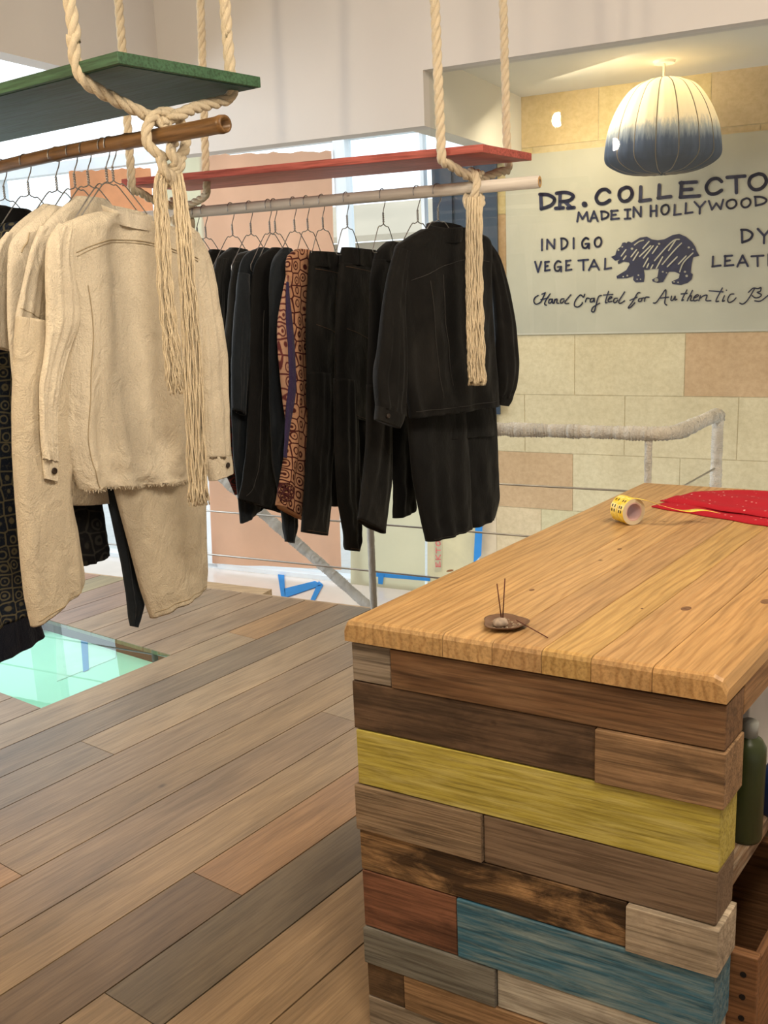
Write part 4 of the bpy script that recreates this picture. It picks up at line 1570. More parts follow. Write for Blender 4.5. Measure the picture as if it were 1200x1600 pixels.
# hollow end
v = [endc + (mb.v[e + k] - endc) * 0.68 for k in range(20)]
v2 = [p - GD * 0.03 for p in v]
b0 = len(mb.v)
mb.v += v + v2
for k in range(20):
    k2 = (k + 1) % 20
    mb.f.append([e + k, e + k2, b0 + k2, b0 + k])
    mb.f.append([b0 + k, b0 + k2, b0 + 20 + k2, b0 + 20 + k])
mb.f.append([b0 + 20 + k for k in range(20)])
mb.build('bamboo_pole', M['bamboo'], rg, smooth=True, frame=(gl0, GD))
# ropes of the green shelf
kn = gl0.lerp(gl1, 262 / 352.0)
na_, fa_ = onz(127, 116, SZ), onz(361, 141, SZ)
upn = camplane(108, -4, na_)
upf = camplane(351, -4, fa_)
ext = lambda a, b, z: b + (b - a) * ((z - b.z) / (b.z - a.z))
mb = MB()
pn = na_ - ins * 0.016
rope(mb, [ext(na_, upn, CEIL), upn, camplane(113, 55, na_), camplane(119, 98, na_), camplane(131, 125, na_), camplane(160, 145, na_.lerp(kn, 0.3)), camplane(200, 166, na_.lerp(kn, 0.6)), camplane(238, 184, kn), camplane(262, 196, kn, 0.025)], 0.0158)
mb.build('rope', M['rope'], rg, smooth=True)
mb = MB()
rope(mb, [ext(fa_, upf, CEIL), upf, camplane(355, 55, fa_), camplane(360, 112, fa_), camplane(363, 146, fa_), camplane(350, 157, fa_), camplane(310, 167, fa_.lerp(kn, 0.5)), camplane(285, 177, kn), camplane(262, 186, kn)], 0.0152)
mb.build('rope', M['rope'], rg, smooth=True)
cp_ = lambda x, y, t=0.0: camplane(x, y, kn, t)
mb = MB()
rope(mb, [cp_(272, 180, -0.02), cp_(252, 176, 0.0), cp_(236, 186, 0.02), cp_(229, 204, 0.030), cp_(229, 218, 0.035), cp_(236, 232, 0.035), cp_(250, 242, 0.035), cp_(258, 252, 0.03)], 0.0138)
rope(mb, [cp_(250, 178, 0.01), cp_(268, 176, -0.01), cp_(282, 190, -0.02), cp_(289, 212, -0.022), cp_(290, 228, -0.01), cp_(284, 242, 0.01), cp_(272, 250, 0.03)], 0.0138)
mb.build('rope_loop', M['rope'], rg, smooth=True)
mb = MB()
rope(mb, [cp_(272, 224, 0.02), cp_(266, 236, 0.045), cp_(274, 248, 0.05), cp_(276, 258, 0.045), cp_(266, 266, 0.035), cp_(256, 272, 0.03)], 0.0135)
rope(mb, [cp_(250, 240, 0.03), cp_(252, 254, 0.04), cp_(258, 266, 0.05), cp_(266, 276, 0.05), cp_(268, 287, 0.03)], 0.0135)
rope(mb, [cp_(284, 246, 0.02), cp_(280, 262, 0.035), cp_(268, 280, 0.035), cp_(258, 286, 0.03), cp_(252, 276, 0.03), cp_(258, 262, 0.035)], 0.0135)
mb.build('knot', M['rope'], rg, smooth=True)
mb = MB()
fringe(mb, [cp_(258, 262, 0.03), cp_(250, 290, 0.045), cp_(253, 350, 0.05), cp_(258, 450, 0.05), cp_(268, 540, 0.05), cp_(274, 616, 0.05)], [0.015, 0.024], 52, 0.0019, 31)
mb.build('rope_fringe', M['fringe'], rg, smooth=True)
mb = MB()
fringe(mb, [cp_(272, 256, 0.03), cp_(279, 290, 0.045), cp_(286, 350, 0.05), cp_(293, 430, 0.055), cp_(300, 540, 0.055), cp_(307, 700, 0.055), cp_(311, 790, 0.055)], [0.014, 0.028], 58, 0.0019, 32, 0.02)
mb.build('rope_fringe', M['fringe'], rg, smooth=True)

# ------------------------------------------------------------------ hanging rack: red shelf and pale pole
RODZ_R = 1.80
rl0, rl1 = onz(300, 332, RODZ_R), onz(843, 284, RODZ_R)
RD = (rl1 - rl0).normalized()
totr = (rl1 - rl0).length
knr = onz(742, 293, RODZ_R)
rk = thing('hanging_rack', 'rope hung rack with a red shelf above a pale cane pole', 'clothes rack', knr)
RS = 1.888
ra, rb_, rc = onz(190, 291, RS), onz(755, 238, RS), onz(831, 251, RS)
rdir = (rb_ - ra).normalized()
rins = (rc - rb_).normalized()
mb = MB()
mb.prism([ra, rb_, rc, rc - rdir * (rb_ - ra).length], Z * 0.024)
mb.build('shelf_board', M['red'], rk, bevel=0.002, frame=(rb_, rdir))
mb = MB()
ri = 0.0195
mb.tube([rl0 - RD * 0.35, rl0, rl0.lerp(rl1, 0.5), rl1], ri, 20, caps=False)
e = len(mb.v) - 20
v = [rl1 + (mb.v[e + k] - rl1) * 0.62 for k in range(20)]
b0 = len(mb.v)
mb.v += v + [p - RD * 0.03 for p in v]
for k in range(20):
    k2 = (k + 1) % 20
    mb.f.append([e + k, e + k2, b0 + k2, b0 + k])
    mb.f.append([b0 + k, b0 + k2, b0 + 20 + k2, b0 + 20 + k])
mb.f.append([b0 + 20 + k for k in range(20)])
mb.build('cane_pole', M['pipe'], rk, smooth=True, frame=(rl0, RD))
mb = MB()
mb.lathe(rl1 + RD * 0.0006, [(ri * 0.45, 0), (ri * 0.86, 0), (ri * 0.86, 0.0012), (ri * 0.45, 0.0012)], 20, RD, close=True)
mb.build('cut_end', M['bambooinside'], rk)


def hang(pnx, upx, mid, knot, r, z=RS, rev=False):
    a = onz(pnx[0], pnx[1], z)
    u = camplane(upx[0], upx[1], a)
    pts = [ext(a, u, CEIL), u, a.lerp(u, 0.5), a.lerp(u, 0.1), camplane(pnx[0] + (1 if not rev else 1), pnx[1] + 8, a)]
    for i, m_ in enumerate(mid):
        pts.append(camplane(m_[0], m_[1], a.lerp(knot, (i + 1) / (len(mid) + 0.5))))
    mb = MB()
    rope(mb, pts, r)
    return mb.build('rope', M['rope'], rk, smooth=True)


hang((690, 243), (679, -4), [(702, 257), (722, 270), (738, 277)], knr, 0.0150)
hang((793, 256), (786, -4), [(782, 268), (760, 276), (742, 280)], knr, 0.0140)
knl = rl0 - RD * 0.06
hang((206, 288), (185, -4), [(218, 300), (238, 312), (270, 322)], knl, 0.0150)
hang((322, 284), (313, -4), [(320, 306), (304, 316), (280, 326)], knl, 0.0140)
ck = lambda x, y, t=0.0: camplane(x, y, knr, t)
mb = MB()
rope(mb, [ck(726, 276, -0.01), ck(738, 268, 0.02), ck(745, 284, 0.036), ck(741, 304, 0.036), ck(737, 316, 0.02)], 0.0140)
rope(mb, [ck(752, 272, 0.0), ck(742, 272, -0.03), ck(738, 290, -0.035), ck(748, 306, -0.01), ck(752, 314, 0.02), ck(744, 324, 0.03)], 0.0130)
rope(mb, [ck(730, 306, 0.0), ck(728, 316, 0.02), ck(735, 326, 0.03), ck(746, 326, 0.035), ck(753, 316, 0.025), ck(750, 305, 0.0)], 0.0120)
mb.build('knot', M['rope'], rk, smooth=True)
mb = MB()
fringe(mb, [ck(742, 308, 0.03), ck(741, 345, 0.04), ck(741, 430, 0.045), ck(743, 520, 0.045), ck(746, 602, 0.045)], [0.026, 0.030], 60, 0.0026, 41, 0.015)
mb.build('rope_fringe', M['fringe'], rk, smooth=True)
cl = lambda x, y, t=0.0: camplane(x, y, knl, t)
mb = MB()
rope(mb, [cl(268, 312), cl(280, 320, 0.03), cl(284, 340, 0.035), cl(276, 352, 0.02), cl(268, 340, 0)], 0.014)
rope(mb, [cl(286, 322), cl(296, 340, 0.02), cl(300, 352, 0.02), cl(290, 362, 0.0), cl(282, 350, 0)], 0.014)
mb.build('knot', M['rope'], rk, smooth=True)

# ------------------------------------------------------------------ wire hangers
HANG = {}


def hanger_mesh(rodr, small=False):
    key = (round(rodr, 4), small)
    if key in HANG:
        return HANG[key]
    rr = rodr + 0.002
    mb = MB()
    w = 0.0017
    hook = []
    for k in range(15):
        a = math.radians(205 - 215 * k / 14)
        hook.append(Vector((rr * math.cos(a), 0, rr * math.sin(a) + 0.0)))
    hook += [Vector((rr * 0.75, 0, -0.024)), Vector((0.006, 0, -0.042)), Vector((0.0, 0, -0.056))]
    mb.tube(catmull(hook, 3), w, 6)
    for s in (0, 1):
        pts = []
        for k in range(26):
            a = 2 * math.pi * 2.6 * k / 25 + s * math.pi
            pts.append(Vector((0.0022 * math.cos(a), 0.0022 * math.sin(a), -0.053 - 0.035 * k / 25)))
        mb.tube(pts, w, 6)
    hw, zs, zb = (0.080, -0.165, -0.186) if small else (0.128, -0.196, -0.228)
    half = [Vector((0.005, 0, -0.094)), Vector((0.020, 0, -0.099)), Vector((0.042, 0, -0.106)), Vector((hw, 0, zs)), Vector((hw + 0.008, 0, zs - 0.008)), Vector((hw + 0.002, 0, zb)), Vector((hw * 0.5, 0, zb))]
    body = [Vector((0, 0, -0.087))] + half + [Vector((0, 0, zb))] + [Vector((-p.x, 0, p.z)) for p in reversed(half)] + [Vector((0, 0, -0.087))]
    mb.tube(catmull(body, 4), w, 6)
    me = bpy.data.meshes.new('wire_hanger')
    me.from_pydata(mb.v, [], mb.f)
    for p in me.polygons:
        p.use_smooth = True
    me.materials.append(M['wire'])
    HANG[key] = me
    return me


def hanger(pos, yaw, rodr, label, group, flip=False, small=False):
    o = bpy.data.objects.new('wire_hanger', hanger_mesh(rodr, small))
    COL.objects.link(o)
    x = yawdir(yaw)
    if flip:
        x = -x
    y = Z.cross(x)
    mw = Matrix((x, y, Z)).transposed().to_4x4()
    mw.translation = pos
    o.matrix_world = mw
    return tag(o, label, 'hanger', group)


def rod_r(px):
    t = (px - 300) / 543.0
    lo, hi = 0.0, 1.0
    # find the pole point that projects to this column
    best = None
    for i in range(400):
        p = rl0 + RD * (totr * (-0.1 + 1.15 * i / 399))
        v = p - CAM
        x = 600 + FPX * v.dot(CR) / v.dot(FWD)
        if best is None or abs(x - px) < best[0]:
            best = (abs(x - px), p)
    return best[1]


def rod_g(px):
    best = None
    for i in range(400):
        p = gl0 + GD * (tot * (-0.6 + 1.6 * i / 399))
        v = p - CAM
        x = 600 + FPX * v.dot(CR) / v.dot(FWD)
        if best is None or abs(x - px) < best[0]:
            best = (abs(x - px), p)
    return best[1]


# ------------------------------------------------------------------ garments
class Plane:
    def __init__(self, hook, yaw):
        self.o = Vector(hook)
        self.u = yawdir(yaw)
        n = Vector((self.u.y, -self.u.x, 0))
        if (CAM - self.o).dot(n) < 0:
            n = -n
        self.n = n

    def at(self, x, y, off=0.0):
        return onpl(x, y, self.o + self.n * off, self.n)


def part(name, pl, rungs, m, parent, thick=0.028, off=0.0, fold=0.006, nf=3, seed=1, k=10, label=None, M_=56, drift=1.0, minr=0.40, wr=0.008, open_top=False, pleats=(), tilt=0.0):
    """a hung tube of cloth lofted over rungs (left x, y, right x, y)"""
    rr = random.Random(seed * 17 + len(rungs))
    Ls = catmull([pl.at(a, b, off) for a, b, c, d in rungs], k)
    Rs = catmull([pl.at(c, d, off) for a, b, c, d in rungs], k)
    K = len(Ls)
    ph = [rr.uniform(0, 6.28) for _ in range(nf)]
    fq = [rr.uniform(1.2, 4.2) for _ in range(nf)]
    dr = [rr.uniform(-2.5, 2.5) * drift for _ in range(nf)]
    am = [rr.uniform(0.5, 1.0) for _ in range(nf)]
    mb = MB()
    vlen = 0
    rings = []

    wid = max((a - b).length for a, b in zip(Ls, Rs)) / 2
    hei = sum((Ls[i + 1] - Ls[i]).length for i in range(K - 1))

    def disp(x, s):
        q = Vector((x * wid * 9 + seed * 3.1, s * hei * 4.5 + x * wid * 3, seed * 1.7))
        w1 = mnoise.noise(q) + 0.5 * mnoise.noise(q * 2.3)
        q2_ = Vector((x * wid * 5 + s * hei * 9, s * hei * 5 - x * wid * 12, seed * 0.9))
        w1 += 0.6 * (1 - 2.2 * abs(mnoise.noise(q2_)))
        for (xa, xb, dep, wd_) in pleats:
            w1 -= dep / wr * math.exp(-((x - xa - (xb - xa) * s) / wd_) ** 2) * min(1, max(0, s - 0.25) * 6)
        return w1 * wr + sum(a * math.sin(2 * math.pi * f_ * x * 0.5 + p + d * s * 2) for a, f_, p, d in zip(am, fq, ph, dr)) / nf * fold * 1.6

    def ring(i, scale=1.0, lift=0.0):
        L_, R_ = Ls[i], Rs[i]
        c, h = (L_ + R_) / 2, (R_ - L_) / 2
        a = max(h.length, 1e-4)
        v_ = Vector((c.x - CAM.x, c.y - CAM.y, 0)).normalized()
        sth = abs(v_.x * pl.u.y - v_.y * pl.u.x)
        cot = math.sqrt(max(0, 1 - sth * sth)) / max(sth, 0.15)
        b = min(thick, a * minr)
        a2 = math.sqrt(max(a * a - (b * cot) ** 2, (0.72 * a) ** 2))
        s = i / (K - 1)
        ramp = 0.35 + 0.65 * s
        out = []
        for j in range(M_):
            th_ = 2 * math.pi * j / M_
            cx, sy = math.cos(th_), math.sin(th_)
            x = math.copysign(abs(cx) ** 0.85, cx)
            y = math.copysign(abs(sy) ** 0.75, sy)
            # gentle vertical bends of the cloth, fading at the sides
            d = disp(x, s) * ramp * min(1, (1 - abs(x)) * 4 + 0.25)
            out.append(c + h * (a2 / a * x * scale) + pl.n * (b * y * scale + d) + Z * (lift - tilt * y))
        return out

    for i in range(K):
        r_ = ring(i)
        if i:
            vlen += ((Ls[i] + Rs[i]) / 2 - (Ls[i - 1] + Rs[i - 1]) / 2).length
        b0 = len(mb.v)
        mb.v += r_
        wd = (Rs[i] - Ls[i]).length
        for j in range(M_):
            x = math.cos(2 * math.pi * j / M_)
            sgn = 0.0 if j <= M_ // 2 else 3.0
            mb.uv[b0 + j] = (x * wd / 2 + sgn * 0 + 0.5 * ((Ls[i] + Rs[i]) / 2).dot(pl.u), vlen)
    inner = ring(K - 1, 0.93, 0.003)
    b1 = len(mb.v)
    mb.v += inner
    inner2 = ring(K - 2, 0.90, 0.0)
    mb.v += inner2
    for i in range(K - 1):
        for j in range(M_):
            j2 = (j + 1) % M_
            mb.f.append([i * M_ + j, i * M_ + j2, (i + 1) * M_ + j2, (i + 1) * M_ + j])
    l0 = (K - 1) * M_
    for j in range(M_):
        j2 = (j + 1) % M_
        mb.f.append([l0 + j, l0 + j2, b1 + j2, b1 + j])
        mb.f.append([b1 + j, b1 + j2, b1 + M_ + j2, b1 + M_ + j])
    mb.f.append([b1 + M_ + j for j in range(M_)])
    if open_top:
        t1_ = len(mb.v)
        mb.v += ring(0, 0.93, 0.001)
        t2_ = len(mb.v)
        mb.v += ring(K - 1, 0.90, 0.004)
        for j in range(M_):
            j2 = (j + 1) % M_
            mb.f.append([j2, j, t1_ + j, t1_ + j2])
            mb.f.append([t1_ + j2, t1_ + j, t2_ + j, t2_ + j2])
        mb.f.append([t2_ + j for j in range(M_)])
    else:
        mb.f.append([j for j in range(M_)][::-1])
    o = mb.build(name, m, parent, smooth=True)
    if label:
        o['label'] = label

    def surf(x, s, lift=0.0012):
        fi = s * (K - 1)
        i = min(K - 2, int(fi))
        g_ = fi - i
        out = []
        for ii in (i, i + 1):
            L_, R_ = Ls[ii], Rs[ii]
            c, h = (L_ + R_) / 2, (R_ - L_) / 2
            a = max(h.length, 1e-4)
            b = min(thick, a * minr)
            v_ = Vector((c.x - CAM.x, c.y - CAM.y, 0)).normalized()
            sth = abs(v_.x * pl.u.y - v_.y * pl.u.x)
            cot = math.sqrt(max(0, 1 - sth * sth)) / max(sth, 0.15)
            a2 = math.sqrt(max(a * a - (b * cot) ** 2, (0.72 * a) ** 2))
            cx = math.copysign(min(1, abs(x)) ** (1 / 0.85), x)
            sy = math.sqrt(max(0, 1 - cx * cx)) ** 0.75
            ss = ii / (K - 1)
            d = disp(x, ss) * (0.35 + 0.65 * ss) * min(1, (1 - abs(x)) * 4 + 0.25)
            out.append(c + h * (a2 / a * x) + pl.n * (b * sy + d + lift))
        return out[0].lerp(out[1], g_)
    return o, surf


def seam(name, surf, pts, m, parent, r=0.0011, n=14):
    mb = MB()
    P = catmull([Vector((a, b, 0)) for a, b in pts], n)
    mb.tube([surf(p.x, p.y) for p in P], r, 5)
    return mb.build(name, m, parent, smooth=True)


def button(pl, p, m, parent, r=0.008):
    mb = MB()
    mb.lathe(p + pl.n * 0.001, [(0, 0), (r, 0), (r * 1.05, 0.0015), (r * 0.8, 0.003), (r * 0.55, 0.0022), (0, 0.0022)], 16, pl.n)
    return mb.build('button', m, parent, smooth=True)


def garment(name, label, cat, hook, yaw, group=None):
    pl = Plane(hook, yaw)
    o = thing(name, label, cat, hook, group)
    return o, pl


GH = 'wire hangers on the bamboo pole'
RH = 'wire hangers on the cane pole'
rg_r = 0.0195
# --- green rack hangers and clothes
gh = [(2, 30, 'wire hanger on the bamboo pole nearest the left frame edge, carrying a black blouse'), (40, 30, 'wire hanger on the bamboo pole holding the navy paisley trousers'),
      (84, 30, 'wire hanger on the bamboo pole holding the back cream tee'), (112, 30, 'wire hanger on the bamboo pole holding the frayed cream overshirt'),
      (133, 32, 'wire hanger on the bamboo pole holding the short-sleeved cream shirt'), (162, 34, 'wire hanger on the bamboo pole holding the wide stone trousers'),
      (172, 36, 'wire hanger on the bamboo pole holding the front cream shirt, nearest the rope knot')]
ghp = []
for px, yw, lab in gh:
    p = rod_g(px)
    ghp.append(p)
    hanger(p, yw, rg_r, lab, GH, flip=False)


def thin(pl):
    return pl


# black top, far left
o, pl = garment('black_blouse', 'black blouse at the far left end of the bamboo pole', 'top', ghp[0], 30)
part('body', pl, [(-18, 318, 20, 326), (-70, 348, 52, 336), (-66, 430, 46, 420), (-66, 560, 40, 540), (-64, 660, 38, 640)], M['black'], o, 0.022, seed=2)
# navy paisley trousers
o, pl = garment('paisley_trousers', 'navy trousers with pale paisley print hanging at the left frame edge', 'trousers', ghp[1], 30)
part('legs', pl, [(-20, 352, 38, 345), (-55, 385, 50, 382), (-60, 560, 45, 560), (-62, 760, 34, 750), (-60, 900, 44, 885), (-58, 1000, 56, 952)], M['paisley'], o, 0.024, seed=3, fold=0.008)
part('hem_band', pl, [(-58, 1000, 56, 952), (-57, 1030, 61, 972), (-56, 1062, 68, 992)], M['navy'], o, 0.025, seed=3, fold=0.008, label='plain dark navy hem band')
# cream tee
o, pl = garment('cream_tee', 'cream short-sleeved tee at the back of the cream clothes', 'shirt', ghp[2], 30)
part('body', pl, [(66, 318, 100, 325), (12, 366, 140, 372), (17, 420, 140, 430), (22, 560, 135, 560), (30, 680, 130, 680)], M['cream2'], o, 0.024, seed=4)
part('sleeve', pl, [(10, 362, 40, 366), (-10, 395, 18, 420), (-16, 470, 15, 490), (-14, 542, 15, 549)], M['cream2'], o, 0.022, seed=5, fold=0.003)
# frayed overshirt
o, pl = garment('cream_overshirt', 'cream overshirt with frayed armhole between tee and short-sleeved shirt', 'shirt', ghp[3], 30)
_, sf = part('body', pl, [(76, 321, 112, 328), (24, 368, 160, 376), (13, 405, 160, 415), (13, 500, 158, 500), (20, 600, 150, 600), (30, 700, 150, 700)], M['cream2'], o, 0.024, seed=6)
seam('armhole_fray', sf, [(-0.86, 0.18), (-0.80, 0.26), (-0.84, 0.36)], M['creamthread'], o, 0.002)
# dark printed trousers and denim leg glimpsed between the cream trouser legs
o, pl = garment('printed_trousers', 'black faintly printed trousers seen between the stone trouser legs', 'trousers', rod_g(120), 30)
part('leg', pl, [(55, 500, 150, 500), (70, 640, 152, 650), (88, 760, 156, 775), (112, 850, 165, 835), (127, 885, 170, 866)], M['blackprint'], o, 0.02, seed=7)
o, pl = garment('denim_trousers', 'slim blue black denim trousers with a pointed hem behind the stone trousers', 'trousers', rod_g(142), 32)
part('leg', pl, [(140, 560, 230, 560), (155, 700, 222, 700), (166, 770, 215, 775), (182, 845, 215, 850), (194, 910, 220, 915), (200, 955, 225, 948), (203, 978, 213, 980)], M['indigo'], o, 0.018, seed=8)
# short-sleeved shirt
o, pl = garment('short_sleeved_shirt', 'cream short-sleeved shirt directly behind the front cream shirt', 'shirt', ghp[4], 32)
part('body', pl, [(118, 306, 165, 312), (64, 360, 215, 368), (74, 430, 240, 430), (82, 560, 255, 560), (92, 700, 285, 700), (104, 790, 310, 776)], M['cream2'], o, 0.026, seed=9, fold=0.008)
_, sf = part('sleeve', pl, [(62, 352, 88, 356), (46, 395, 72, 405), (33, 450, 64, 465), (22, 497, 57, 517)], M['cream2'], o, 0.024, seed=10, fold=0.003)
seam('sleeve_hem', sf, [(-0.95, 0.86), (0, 0.86), (0.95, 0.86)], M['creamthread'], o, 0.0012)
# wide stone trousers
o, pl = garment('stone_trousers', 'wide-legged stone trousers hanging below the front cream shirt', 'trousers', ghp[5], 35)
part('waist', pl, [(95, 440, 270, 440), (90, 520, 290, 520), (85, 600, 302, 600), (80, 690, 306, 690)], M['cream3'], o, 0.022, seed=11, fold=0.002, off=-0.035)
_, sf = part('leg', pl, [(25, 494, 134, 516), (21, 570, 138, 578), (19, 660, 128, 670), (22, 750, 110, 760), (30, 850, 122, 838), (38, 930, 131, 900), (49, 981, 128, 914)], M['cream3'], o, 0.032, seed=12, fold=0.006)
seam('hem_stitch', sf, [(-0.9, 0.96), (0, 0.955), (0.9, 0.945)], M['creamthread'], o, 0.0013)
_, sf = part('leg', pl, [(150, 610, 314, 600), (165, 700, 317, 690), (180, 770, 320, 770), (201, 850, 322, 850), (218, 915, 323, 890), (235, 967, 321, 917)], M['cream3'], o, 0.032, seed=13, fold=0.006)
seam('hem_stitch', sf, [(-0.92, 0.95), (0, 0.945), (0.92, 0.95)], M['creamthread'], o, 0.0013)
# front cream shirt
o, pl = garment('cream_shirt', 'long-sleeved cream shirt at the front of the bamboo pole, seen from behind', 'shirt', ghp[6], 36)
_, sf = part('body', pl, [(150, 330, 238, 348), (118, 340, 284, 362), (88, 362, 312, 386), (98, 430, 318, 440), (108, 510, 318, 520), (104, 590, 316, 600), (102, 680, 314, 690), (112, 735, 312, 735), (122, 765, 312, 748)],
             M['cream'], o, 0.034, seed=14, fold=0.020, nf=4, wr=0.011, M_=96, pleats=[(-0.45, -0.42, 0.014, 0.05), (0.12, 0.18, 0.012, 0.04), (0.62, 0.6, 0.010, 0.05)])
seam('yoke_seam', sf, [(-0.86, 0.315), (-0.4, 0.265), (0.1, 0.262), (0.5, 0.285), (0.85, 0.305)], M['creamthread'], o, 0.0015)
seam('yoke_seam', sf, [(-0.86, 0.325), (-0.4, 0.275), (0.1, 0.272), (0.5, 0.295), (0.85, 0.315)], M['creamthread'], o, 0.0011)
seam('side_seam', sf, [(-0.80, 0.40), (-0.82, 0.6), (-0.84, 0.8), (-0.82, 0.98)], M['creamthread'], o, 0.0016)
mb = MB()
rr = random.Random(77)
for k in range(150):
    x = -0.97 + 1.94 * k / 149
    p = sf(x, 1.0, 0.0)
    q = p + Vector((rr.uniform(-.004, .004), rr.uniform(-.004, .004), -rr.uniform(0.003, 0.010)))
    mb.tube([p + Z * 0.006, p, q], 0.0009, 4)
mb.build('hem_fray', M['cream'], o)
part('collar', pl, [(160, 322, 236, 336), (162, 330, 236, 344), (168, 346, 233, 358)], M['cream2'], o, 0.044, seed=70, fold=0.001, wr=0.002, minr=0.75, open_top=True, tilt=0.014)
part('sleeve', pl, [(92, 348, 116, 362), (74, 380, 114, 410), (72, 440, 122, 465), (73, 490, 124, 502), (70, 545, 108, 552), (62, 600, 94, 608), (62, 665, 90, 670), (66, 718, 91, 722)], M['cream'], o, 0.034, off=0.030, seed=15, fold=0.008, wr=0.010)
_, sc = part('cuff', pl, [(66, 716, 91, 720), (67, 733, 91, 737), (69, 748, 91, 753)], M['cream'], o, 0.030, off=0.022, seed=16, fold=0.0)
button(pl, sc(0.25, 0.5), M['button'], o, 0.0085)
part('sleeve', pl, [(292, 352, 312, 370), (300, 400, 330, 410), (308, 470, 343, 480), (314, 545, 353, 545), (316, 630, 356, 630), (318, 716, 361, 714)], M['cream'], o, 0.028, off=0.012, seed=17, fold=0.006)
_, sc = part('cuff', pl, [(318, 714, 361, 712), (322, 732, 363, 725), (326, 752, 364, 738)], M['cream'], o, 0.028, off=0.014, seed=18, fold=0.0)
button(pl, sc(0.25, 0.45), M['button'], o, 0.0085)

# --- red rack hangers and clothes
rh = [(306, 'wire hanger on the cane pole nearest the long cotton fringe'), (319, 'second wire hanger on the cane pole from the cotton fringe'), (361, 'wire hanger on the cane pole holding the short-sleeved charcoal tee'),
      (389, 'wire hanger on the cane pole holding the elbow-sleeved black tee'), (419, 'wire hanger on the cane pole holding the long black dress'), (428, 'wire hanger on the cane pole holding the long black coat'),
      (458, 'wire hanger on the cane pole holding the blue black jumpsuit'), (479, 'wire hanger on the cane pole holding the rust printed robe'), (503, 'wire hanger on the cane pole holding the jeans beside the rust robe'),
      (541, 'wire hanger on the cane pole holding the jeans with curved pockets'), (597, 'wire hanger on the cane pole holding the tapered trousers'), (651, 'wire hanger on the cane pole holding the wide black trousers'),
      (683, 'wire hanger on the cane pole holding the black jacket, nearest the short tassel')]
rhp = []
for px, lab in rh:
    p = rod_r(px)
    rhp.append(p)
    hanger(p, 27 if px < 640 else (36 if px < 670 else 45), 0.0205, lab, RH, small=(470 < px < 600))
T = 0.024
o, pl = garment('maroon_print_dress', 'black dress with maroon print peeping out beside the cream cuff', 'dress', rhp[0], 27)
part('body', pl, [(300, 390, 326, 396), (290, 425, 350, 430), (306, 560, 362, 560), (330, 680, 372, 680), (350, 735, 375, 730), (367, 774, 378, 768)], M['maroon'], o, T * 0.8, seed=20)
o, pl = garment('black_tee', 'plain black tee nearest the cream shirt on the cane pole', 'shirt', rhp[1], 27)
part('body', pl, [(328, 389, 352, 393), (306, 420, 372, 425), (308, 500, 372, 510), (314, 590, 370, 595), (330, 650, 370, 650)], M['black'], o, T, seed=21)
o, pl = garment('charcoal_tee', 'charcoal short-sleeved tee with a flared sleeve on the cane pole', 'shirt', rhp[2], 27)
part('body', pl, [(358, 386, 386, 392), (336, 416, 410, 425), (344, 500, 405, 510), (346, 640, 402, 650)], M['tee'], o, T, seed=22)
part('sleeve', pl, [(340, 402, 356, 406), (331, 432, 350, 440), (325, 475, 350, 485), (323, 500, 350, 525)], M['tee'], o, T, seed=23, fold=0.004, off=0.006)
o, pl = garment('elbow_sleeved_tee', 'black tee with a long elbow sleeve next to the charcoal tee', 'shirt', rhp[3], 27)
part('body', pl, [(384, 391, 412, 398), (362, 418, 430, 425), (366, 560, 425, 560), (368, 650, 425, 650)], M['tee'], o, T, seed=24)
part('sleeve', pl, [(366, 408, 380, 412), (359, 440, 378, 450), (352, 510, 375, 515), (343, 564, 363, 568)], M['tee'], o, T, seed=25, fold=0.004, off=0.006)
o, pl = garment('long_black_dress', 'long blue black dress with gathered shoulder hanging in the middle of the row', 'dress', rhp[4], 27)
part('body', pl, [(404, 386, 434, 392), (376, 412, 450, 425), (368, 520, 450, 530), (361, 590, 445, 600), (364, 700, 440, 700), (371, 775, 420, 778), (375, 819, 405, 795)], M['indigo'], o, T * 0.7, seed=26, fold=0.008, off=-0.02)
_, sf = part('sleeve', pl, [(372, 425, 390, 430), (367, 480, 392, 490), (362, 560, 386, 565), (363, 640, 382, 650)], M['indigo'], o, T, seed=27, fold=0.006, off=0.008)
o, pl = garment('long_black_coat', 'long black coat with a curved shirt-tail hem left of the blue jumpsuit', 'coat', rhp[5], 27)
_, sf = part('body', pl, [(424, 386, 446, 390), (397, 416, 465, 420), (391, 500, 462, 520), (389, 600, 460, 610), (385, 690, 456, 700), (380, 745, 448, 770), (373, 780, 440, 802)], M['black'], o, T * 0.7, seed=28, fold=0.008, off=0.012)
seam('side_seam', sf, [(-0.62, 0.3), (-0.66, 0.6), (-0.60, 0.8), (-0.85, 0.95)], M['darkthread'], o, 0.0013)
part('sleeve', pl, [(398, 422, 408, 426), (390, 470, 402, 480), (386, 545, 400, 550), (388, 610, 398, 615)], M['indigo'], o, T * 0.8, seed=29, fold=0.003, off=0.006)
o, pl = garment('blue_jumpsuit', 'blue black jumpsuit ending in a slim cuffed leg beside the rust robe', 'jumpsuit', rhp[6], 27)
part('body', pl, [(440, 386, 456, 390), (423, 418, 470, 424), (421, 500, 468, 520), (421, 620, 466, 630), (426, 710, 460, 720), (440, 795, 463, 806), (447, 846, 459, 849)], M['indigo'], o, T, seed=30)
o, pl = garment('rust_printed_robe', 'rust robe with dark block print and a purple lining stripe', 'robe', rhp[7], 27)
_, sf = part('body', pl, [(462, 388, 488, 394), (447, 408, 505, 410), (450, 470, 505, 480), (457, 580, 502, 590), (449, 670, 498, 685), (438, 740, 488, 765), (430, 788, 476, 814)], M['rust'], o, T, seed=31, fold=0.006)
